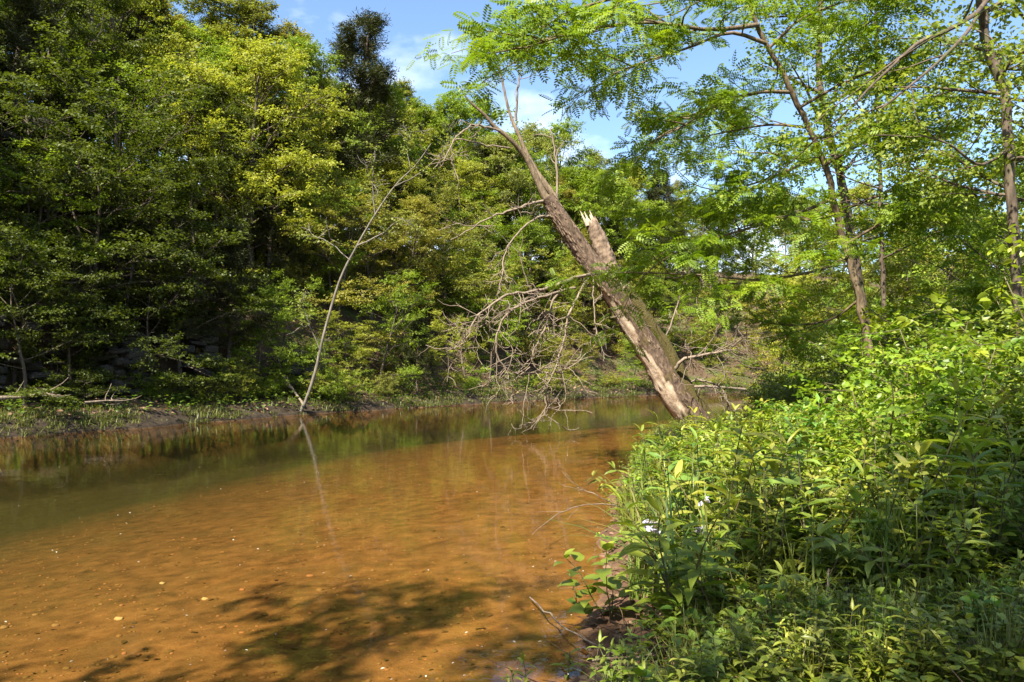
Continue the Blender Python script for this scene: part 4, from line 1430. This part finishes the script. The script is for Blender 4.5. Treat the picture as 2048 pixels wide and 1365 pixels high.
# dense ground cover between the weeds: nobody could count it
cov = MB()
N = 6500
xs, ys = [], []
while len(xs) < N:
    Y = 2.7 * (17 / 2.7) ** rngw.random(4000)
    px = rngw.uniform(1050, 2150, 4000)
    x = (px - 1024) / F * Y
    dr = -signed(RIGHT_SHORE, x, Y)
    thin = wob(x, Y, 1.9, 3.3) + rngw.normal(0, .25, 4000)
    k = (dr > .3) & ((Y > 4.8) | (thin > .12)) & (rngw.random(4000) < np.clip(dr * 1.6, .15, 1))
    xs += list(x[k]); ys += list(Y[k])
xs, ys = np.array(xs[:N]), np.array(ys[:N])
zs = height(xs, ys)
A = rngw.uniform(0, 6.28, N)
hh = rngw.uniform(.02, .20, N)
for q in range(3):
    a_ = A + q * 2.1 + rngw.normal(0, .3, N)
    d = np.stack([np.cos(a_), np.sin(a_), rngw.uniform(-.25, .45, N)], -1)
    add_leaves(cov, OVAL, np.stack([xs, ys, zs + hh], -1) + d * .012, d, np.array([0, 0, 1.0]) + rngw.normal(0, .3, (N, 3)), rngw.uniform(.028, .058, N), np.clip(rngw.normal(.5, .22, N), 0, 1))
o = obj('ground_cover', cov.mesh('ground_cover', M_WEED), None, (.12, .155, .015))
o['kind'] = 'stuff'
tag(o, 'low green ground cover filling in under the weeds on the right bank', 'ground cover')

# fallen leaves and dry stalks on the near bank
dry = MB()
N = 3200
Y = 2.6 * (12 / 2.6) ** rngw.random(N * 3)
px = rngw.uniform(1050, 2150, N * 3)
x = (px - 1024) / F * Y
k = -signed(RIGHT_SHORE, x, Y) > .03
x, Y = x[k][:N], Y[k][:N]
n_ = len(x)
A = rngw.uniform(0, 6.28, n_)
add_leaves(dry, OVAL, np.stack([x, Y, height(x, Y) + rngw.uniform(.006, .03, n_)], -1), np.stack([np.cos(A), np.sin(A), rngw.normal(0, .25, n_)], -1), np.array([0, 0, 1.0]) + rngw.normal(0, .35, (n_, 3)), rngw.uniform(.03, .075, n_), np.clip(rngw.normal(.5, .25, n_), 0, 1))
for q in range(120):
    xx, YY, pp, dd = bank_point(3.4, 9.5, .3)
    st, _ = wander(rngw, (xx, YY, hz(xx, YY) - .02), (rngw.normal(0, .35), rngw.normal(0, .35), 1), rngw.uniform(.15, .45), 5, .08)
    tube(dry, st, [.0035, .003, .003, .0025, .002, .0015], 3, var=rngw.uniform(0, .5))
for q in range(700):
    xx, YY, pp, dd = bank_point(2.6, 9, .04)
    st, _ = wander(rngw, (xx, YY, hz(xx, YY) + .01), (rngw.normal(), rngw.normal(), .15), rngw.uniform(.12, .45), 4, .12)
    tube(dry, st, [.003, .003, .0025, .002, .0015], 3, var=rngw.uniform(.1, .6))
o = obj('leaf_litter', dry.mesh('leaf_litter', M_DRY), None, (.16, .10, .06))
o['kind'] = 'stuff'
tag(o, 'dry brown leaves and stalks lying on the near right bank', 'leaf litter')

# fallen sticks and arching stems
def stick(pts_px, zs_, r0, r1, label, name='fallen_stick', mat=M_TWIG, tw=0, cat='stick'):
    pts = []
    for (px, py), z in zip(pts_px, zs_):
        Y = (1.5 - z) * F / (py - 735)
        pts.append((px, py, Y))
    w = trace(pts)
    p = smooth_path(w, 14)
    p = p + rngw.normal(0, .004, p.shape)
    org = p[0].copy()
    m_ = MB()
    tube(m_, p - org, np.linspace(r0, r1, 14), 6, rough=.08, rng=rngw)
    t = thing(name, label, cat, org)
    obj('stem', m_.mesh(name, mat, True), t)
    for k in range(tw):
        b_, _ = wander(rngw, at_path(p, rngw.uniform(.3, .95)), nrm(p[-1] - p[0]) + rngw.normal(0, .7, 3), rngw.uniform(.08, .3), 4, .15)
        m_ = MB()
        tube(m_, b_ - org, np.linspace(r1 * 1.2, .0015, 5), 4)
        obj('twig', m_.mesh('twig', mat, True), t)
stick([(1665, 1106), (1716, 1052), (1770, 1026)], [.45, .55, .55], .010, .006, 'reddish brown arched stem above the creeping plants')
stick([(1798, 1128), (1870, 1136), (1950, 1154)], [.5, .5, .45], .010, .007, 'greyish stick lying level in the shaded weeds')
stick([(1880, 1284), (1960, 1287), (2040, 1291)], [.35, .36, .36], .010, .006, 'pale grey straight stick near the bottom right corner')
stick([(1654, 1137), (1660, 1205), (1694, 1254), (1745, 1282)], [.5, .42, .36, .32], .006, .005, 'thin pale vine curving down to the ground in the foreground', name='vine_stem', cat='vine')
stick([(1975, 1085), (2020, 1075), (2075, 1070)], [.5, .55, .55], .012, .009, 'pale brown bent stem at the right edge')
stick([(1235, 1012), (1169, 1010), (1113, 1032), (1062, 1070)], [.16, .2, .17, .12], .007, .002, 'bare pale twig reaching out over the orange water', tw=4)
stick([(1225, 1008), (1190, 990), (1152, 974)], [.18, .28, .32], .006, .002, 'shorter forked twig pointing up and out from the bank', tw=4)
stick([(1060, 1195), (1130, 1255), (1235, 1310)], [-.02, .1, .14], .005, .004, 'thin dark stick slanting from the water onto the mud')
stick([(1185, 1320), (1300, 1310), (1420, 1270)], [.1, .17, .22], .006, .003, 'pale dry stalk lying across the mud at the bottom', tw=2)
stick([(1480, 860), (1455, 835), (1440, 790)], [.3, .55, .9], .012, .006, 'dark upright dead stem beside the leaning tree base', tw=5)

# ------------------------------------------------------------------ creek bed stones, pebbles and floating petals
def stone_mesh(seed, flat=.35):
    r_ = np.random.default_rng(seed)
    th = np.linspace(0, 2 * math.pi, 10, endpoint=False)
    rr = r_.uniform(.75, 1.1, 10)
    V, T = [], []
    for zz, sc in ((-.6, .75), (0, 1.0), (.6, .72)):
        V += [[math.cos(a) * r * sc, math.sin(a) * r * sc * .75, zz * flat] for a, r in zip(th, rr)]
    V.append([0, 0, flat * .85])
    for l_ in range(2):
        for k in range(10):
            a, b = l_ * 10 + k, l_ * 10 + (k + 1) % 10
            T += [[a, b, b + 10], [a, b + 10, a + 10]]
    for k in range(10):
        T.append([20 + k, 20 + (k + 1) % 10, 30])
    return np.array(V) + r_.normal(0, .03, (31, 3)), np.array(T)
def stone_material(name, c1, c2):
    return bark_material(name, c1, c2, scale=9, stretch=1, bump=.5)
M_STONE = stone_material('creek_stone', (.16, .10, .05), (.34, .24, .14))
M_STONE_PALE = stone_material('pale_stone', (.42, .32, .2), (.6, .48, .33))
M_STONE_DARK = stone_material('dark_stone', (.035, .028, .02), (.09, .07, .05))
M_ROCK = bark_material('bluff_rock', (.02, .017, .014), (.085, .072, .058), scale=4, stretch=1.6, bump=1.0, moss=(.05, .055, .02))
SM = [MB() for _ in range(4)]
for k in range(4):
    SM[k].add(*stone_mesh(700 + k))
SMESH = {m.name: [mb_.mesh('stone', m, True) for mb_ in SM] for m in (M_STONE, M_STONE_PALE, M_STONE_DARK)}
for k, (px, py, w, mat, lab) in enumerate([(246, 1233, 24, M_STONE_PALE, 'largest pale stone on the shallow creek bed at lower left'), (120, 1246, 19, M_STONE, 'flat brown stone on the creek bed left of the pale stone'), (165, 1240, 11, M_STONE_DARK, 'small dark stone just left of the pale stone'),
        (278, 1241, 13, M_STONE_DARK, 'dark stone just right of the pale stone'), (331, 1163, 16, M_STONE_PALE, 'thin pale stone upslope right of the largest pale stone'), (415, 1194, 17, M_STONE_PALE, 'small pale flat stone beside the first dark shadow'), (225, 1232, 9, M_STONE, 'little tan stone touching the pale stone'),
        (438, 1208, 10, M_STONE, 'little brown stone below the pale flat stone'), (210, 1204, 12, M_STONE, 'thin brown stone above the pale stone'), (80, 1225, 14, M_STONE, 'brown stone near the left edge in the shallows'), (20, 1250, 22, M_STONE, 'wide low brown stone at the left edge'), (382, 1152, 12, M_STONE, 'small tan stone far out in the shallows'), (125, 1318, 12, M_STONE_DARK, 'small dark stone within the bottom left shadow')]):
    Y = 1.5 * F / (py - 735)
    for _ in range(8):
        x = (px - 1024) / F * Y
        Y = (1.5 - hz(x, Y)) * F / (py - 735)
    x = (px - 1024) / F * Y
    s_ = w / 2 / F * Y
    o = obj('stone', SMESH[mat.name][k % 4])
    o.location = (x, Y, hz(x, Y) + .1 * s_)
    o.scale = (s_, s_, s_)
    o.rotation_euler = (0, 0, rngw.uniform(-.5, .5))
    tag(o, lab, 'stone', 'stones on the creek bed')
peb = MB()
N = 2600
Y = 3.4 * (16 / 3.4) ** rngw.random(N * 2)
px = rngw.uniform(-60, 1250, N * 2)
x = (px - 1024) / F * Y
zb = height(x, Y)
k = (zb < -.01) & (zb > -.75)
x, Y, zb = x[k][:N], Y[k][:N], zb[k][:N]
pv, pt = SM[0].V[0], SM[0].T[0]
sz = .009 * np.exp(rngw.normal(0, .5, len(x)))
A = rngw.uniform(0, 6.28, len(x))
for q in range(len(x)):
    c_, s_ = math.cos(A[q]), math.sin(A[q])
    R = np.array([[c_, -s_, 0], [s_, c_, 0], [0, 0, 1]])
    peb.add((pv * sz[q]) @ R.T + [x[q], Y[q], zb[q] + sz[q] * .1], pt, rngw.random())
o = obj('pebbles', peb.mesh('pebbles', M_DRY), None, (.24, .145, .07))
o['kind'] = 'stuff'
tag(o, 'small brown pebbles strewn over the shallow creek bed', 'pebbles')
sun_l = MB()
Y = 3.4 * (15 / 3.4) ** rngw.random(420)
px = rngw.uniform(-60, 1250, 420)
x = (px - 1024) / F * Y
zb = height(x, Y)
k = (zb < -.02) & (zb > -.8)
x, Y, zb = x[k], Y[k], zb[k]
A = rngw.uniform(0, 6.28, len(x))
add_leaves(sun_l, OVAL, np.stack([x, Y, zb + .008], -1), np.stack([np.cos(A), np.sin(A), rngw.normal(0, .08, len(x))], -1), np.array([0, 0, 1.0]) + rngw.normal(0, .15, (len(x), 3)), rngw.uniform(.02, .06, len(x)), rngw.random(len(x)))
o = obj('sunken_leaves', sun_l.mesh('sunken_leaves', M_DRY), None, (.125, .078, .036))
o['kind'] = 'stuff'
tag(o, 'dark waterlogged leaves lying on the creek bed', 'leaf litter')
pet = MB()
N = 170
Y = 3.5 * (26 / 3.5) ** rngw.random(N)
px = rngw.uniform(0, 1240, N)
x = (px - 1024) / F * Y
k = height(x, Y) < -.02
x, Y = x[k], Y[k]
A = rngw.uniform(0, 6.28, len(x))
add_leaves(pet, OVAL, np.stack([x, Y, np.full(len(x), .004)], -1), np.stack([np.cos(A), np.sin(A), np.zeros(len(x))], -1), np.tile([0, 0, 1.0], (len(x), 1)), rngw.uniform(.010, .024, len(x)), rngw.random(len(x)))
o = obj('floating_petals', pet.mesh('floating_petals', M_PETAL), None, (.5, .46, .38))
o['kind'] = 'stuff'
tag(o, 'tiny pale petals and seeds floating on the creek', 'petals')

# ------------------------------------------------------------------ far bank: grass, litter, rocks, logs
gr = MB()
rngf = np.random.default_rng(99)
S_ = rngf.uniform(22, 108, 5200)
D_ = np.abs(rngf.normal(.5, .9, 5200)) + .03
XY = np.array([shore_pt(s_, d_) for s_, d_ in zip(S_, D_)])
ZZ = height(XY[:, 0], XY[:, 1])
CL = wob(XY[:, 0], XY[:, 1], .9, 1.9)
n_ = 0
for (x, y), z, cl in zip(XY, ZZ, CL):
    px, _ = project((x, y, 0))
    if n_ > 2100 or px < -120 or px > 1750 or (cl < -.1 and rngf.random() < .85): continue
    blades(gr, rngf, 13, rngf.uniform(.08, .28) * (1 + .4 * cl), .28, .008, base=np.array([x, y, z]), seg=2, lean=1.3)
    n_ += 1
o = obj('bank_grass', gr.mesh('bank_grass', M_GRASS), None, (.10, .115, .022))
o['kind'] = 'stuff'
tag(o, 'rough green grass along the far water edge', 'grass')
fl = MB()
N = 16000
S_ = rngf.uniform(22, 105, N)
D_ = np.abs(rngf.normal(0, 6, N)) + .3
XY = np.array([shore_pt(s, d) for s, d in zip(S_, D_)])
A = rngf.uniform(0, 6.28, N)
add_leaves(fl, LEAF2, np.c_[XY, height(XY[:, 0], XY[:, 1]) + rngf.uniform(.01, .05, N)], np.stack([np.cos(A), np.sin(A), rngf.normal(0, .3, N)], -1), np.array([0, 0, 1.0]) + rngf.normal(0, .4, (N, 3)), rngf.uniform(.08, .17, N), rngf.random(N))
o = obj('hillside_leaf_litter', fl.mesh('hillside_leaf_litter', M_DRY), None, (.20, .125, .075))
o['kind'] = 'stuff'
tag(o, 'pinkish brown fallen leaves covering the far slope', 'leaf litter')
# green ferns and forbs over the far slope
fb = MB()
N = 5200
S_ = rngf.uniform(22, 105, N)
D_ = np.abs(rngf.normal(0, 5, N)) + .2
XY = np.array([shore_pt(s, d) for s, d in zip(S_, D_)])
Zs = height(XY[:, 0], XY[:, 1])
for q in range(4):
    A = rngf.uniform(0, 6.28, N)
    d = np.stack([np.cos(A), np.sin(A), rngf.uniform(0, .6, N)], -1)
    add_leaves(fb, LEAF2, np.c_[XY, Zs + rngf.uniform(.04, .35, N)] + d * .05, d, np.array([0, 0, 1.0]) + rngf.normal(0, .4, (N, 3)), rngf.uniform(.07, .15, N), rngf.random(N))
o = obj('slope_undergrowth', fb.mesh('slope_undergrowth', M_LEAF), None, (.09, .14, .018))
o['kind'] = 'stuff'
tag(o, 'scattered green seedlings carpeting the far slope', 'ground cover')

def rock_block(seed):
    r_ = np.random.default_rng(seed)
    g = np.linspace(-1, 1, 4)
    import itertools
    m_ = MB()
    bm_v, idx, T = [], {}, []
    for a, b, c_ in itertools.product(range(4), repeat=3):
        if 0 in (a, b, c_) or 3 in (a, b, c_):
            idx[(a, b, c_)] = len(bm_v)
            v = np.array([g[a], g[b], g[c_]])
            v = v * (1 - .03 * (np.sum(np.abs(v) > .99) - 1)) + r_.normal(0, .11, 3)
            bm_v.append(v)
    for ax in range(3):
        for side in (0, 3):
            for a in range(3):
                for b in range(3):
                    q = []
                    for da, db in ((0, 0), (1, 0), (1, 1), (0, 1)):
                        t_ = [0, 0, 0]
                        t_[ax] = side
                        t_[(ax + 1) % 3] = a + da
                        t_[(ax + 2) % 3] = b + db
                        q.append(idx[tuple(t_)])
                    if side == 0: q = q[::-1]
                    T += [[q[0], q[1], q[2]], [q[0], q[2], q[3]]]
    m_.add(np.array(bm_v), T)
    return m_.mesh('rock', M_ROCK)
ROCKS = [rock_block(800 + k) for k in range(5)]
def outcrop(label, px, Y, w, h, n, zoff=0.0, bw=.45):
    x = (px - 1024) / F * Y
    z = hz(x, Y)
    t = thing('rock_outcrop', label, 'rock', (x, Y, z), 0, 1.0, 'rock outcrops on the far slope')
    for k in range(n):
        u = rngf.uniform(-.5, .5) * w
        v = rngf.random() * h
        dx, dy = .55 * u - .25 * v * .4, .83 * u + .3 * v * .6
        b_ = obj('rock', ROCKS[k % 5], t)
        b_.location = (dx + rngf.normal(0, .12), dy + rngf.normal(0, .12), v + zoff)
        b_.scale = (bw * rngf.uniform(.6, 1.3), bw * rngf.uniform(.6, 1.1), bw * rngf.uniform(.18, .55))
        b_.rotation_euler = (rngf.normal(0, .12), rngf.normal(0, .12), rngf.normal(.95, .3))
outcrop('stacked grey limestone ledge in shade above the far bank at left', 110, 20.3, 5.0, 2.2, 60, bw=.24)
outcrop('tall grey boulder high on the slope at the left edge', 60, 25, 1.6, 3.2, 16, bw=.7)
outcrop('dark rock face behind the pale leaning sapling', 605, 28.6, 1.8, 1.2, 14, bw=.3)
outcrop('broken rock ledge in shade between bluff and sapling', 330, 24, 4.0, 1.6, 34, bw=.24)
def log(pxs, label, r=.05):
    p = []
    for px, Y, dz in pxs:
        x = (px - 1024) / F * Y
        p.append([x, Y, max(hz(x, Y), 0) + dz])
    p = np.array(p)
    org = p[0].copy()
    m_ = MB()
    pts = smooth_path(p, 14)
    tube(m_, pts - org, np.linspace(r, r * .4, 14), 7, rough=.08, rng=rngf)
    t = thing('fallen_branch', label, 'branch', org, group='fallen branches on the far bank')
    obj('stem', m_.mesh('log', M_TWIG, True), t)
    for k in range(5):
        b_, _ = wander(rngf, at_path(pts, rngf.uniform(.2, .95)), nrm(pts[-1] - pts[0]) + rngf.normal(0, .6, 3), rngf.uniform(.3, .9), 5, .15, .05)
        m_ = MB()
        tube(m_, b_ - org, np.linspace(r * .35, .006, 6), 4)
        obj('twig', m_.mesh('twig', M_TWIG, True), t)
log([(-10, 17.6, .4), (50, 18.0, .45), (110, 18.3, .6)], 'grey fallen branch lying on the far bank at the left edge')
log([(170, 18.9, .4), (230, 19.5, .45)], 'short grey branch lying right of the left-edge one', .035)
log([(610, 25.6, .1), (570, 26.6, .7), (555, 27.2, 1.2)], 'dead branch leaning uphill left of the pale sapling base', .045)
log([(640, 27, .3), (600, 27.3, .5), (560, 27, .4)], 'dead branch lying across the leaf litter by the sapling', .04)
log([(1490, 43.5, .3), (1400, 42, .5), (1330, 43, .3)], 'long driftwood branch on the far bank behind the leaning tree', .09)
log([(60, 20.2, 3.3), (130, 21, 3.0), (200, 21.5, 3.4)], 'curved bare limb hanging over the shaded bluff', .05)

for px_, Y_, h_, lab in [(60, 22.5, 3.6, 'small bare grey sapling on the bluff at the left edge'), (250, 24.5, 3.4, 'leafless grey sapling in the shade above the ledge'), (930, 36, 3.4, 'leafless sapling by the water left of the leaning dead tree')]:
    x = (px_ - 1024) / F * Y_
    t = thing('bare_tree', lab, 'tree', (x, Y_, hz(x, Y_)), rngf.uniform(0, 6), (h_ / 9 * 1.5, h_ / 9 * 1.5, h_ / 9), 'leafless trees on the far hillside')
    obj('trunk', TREES['bare'][px_ % 2][0], t)
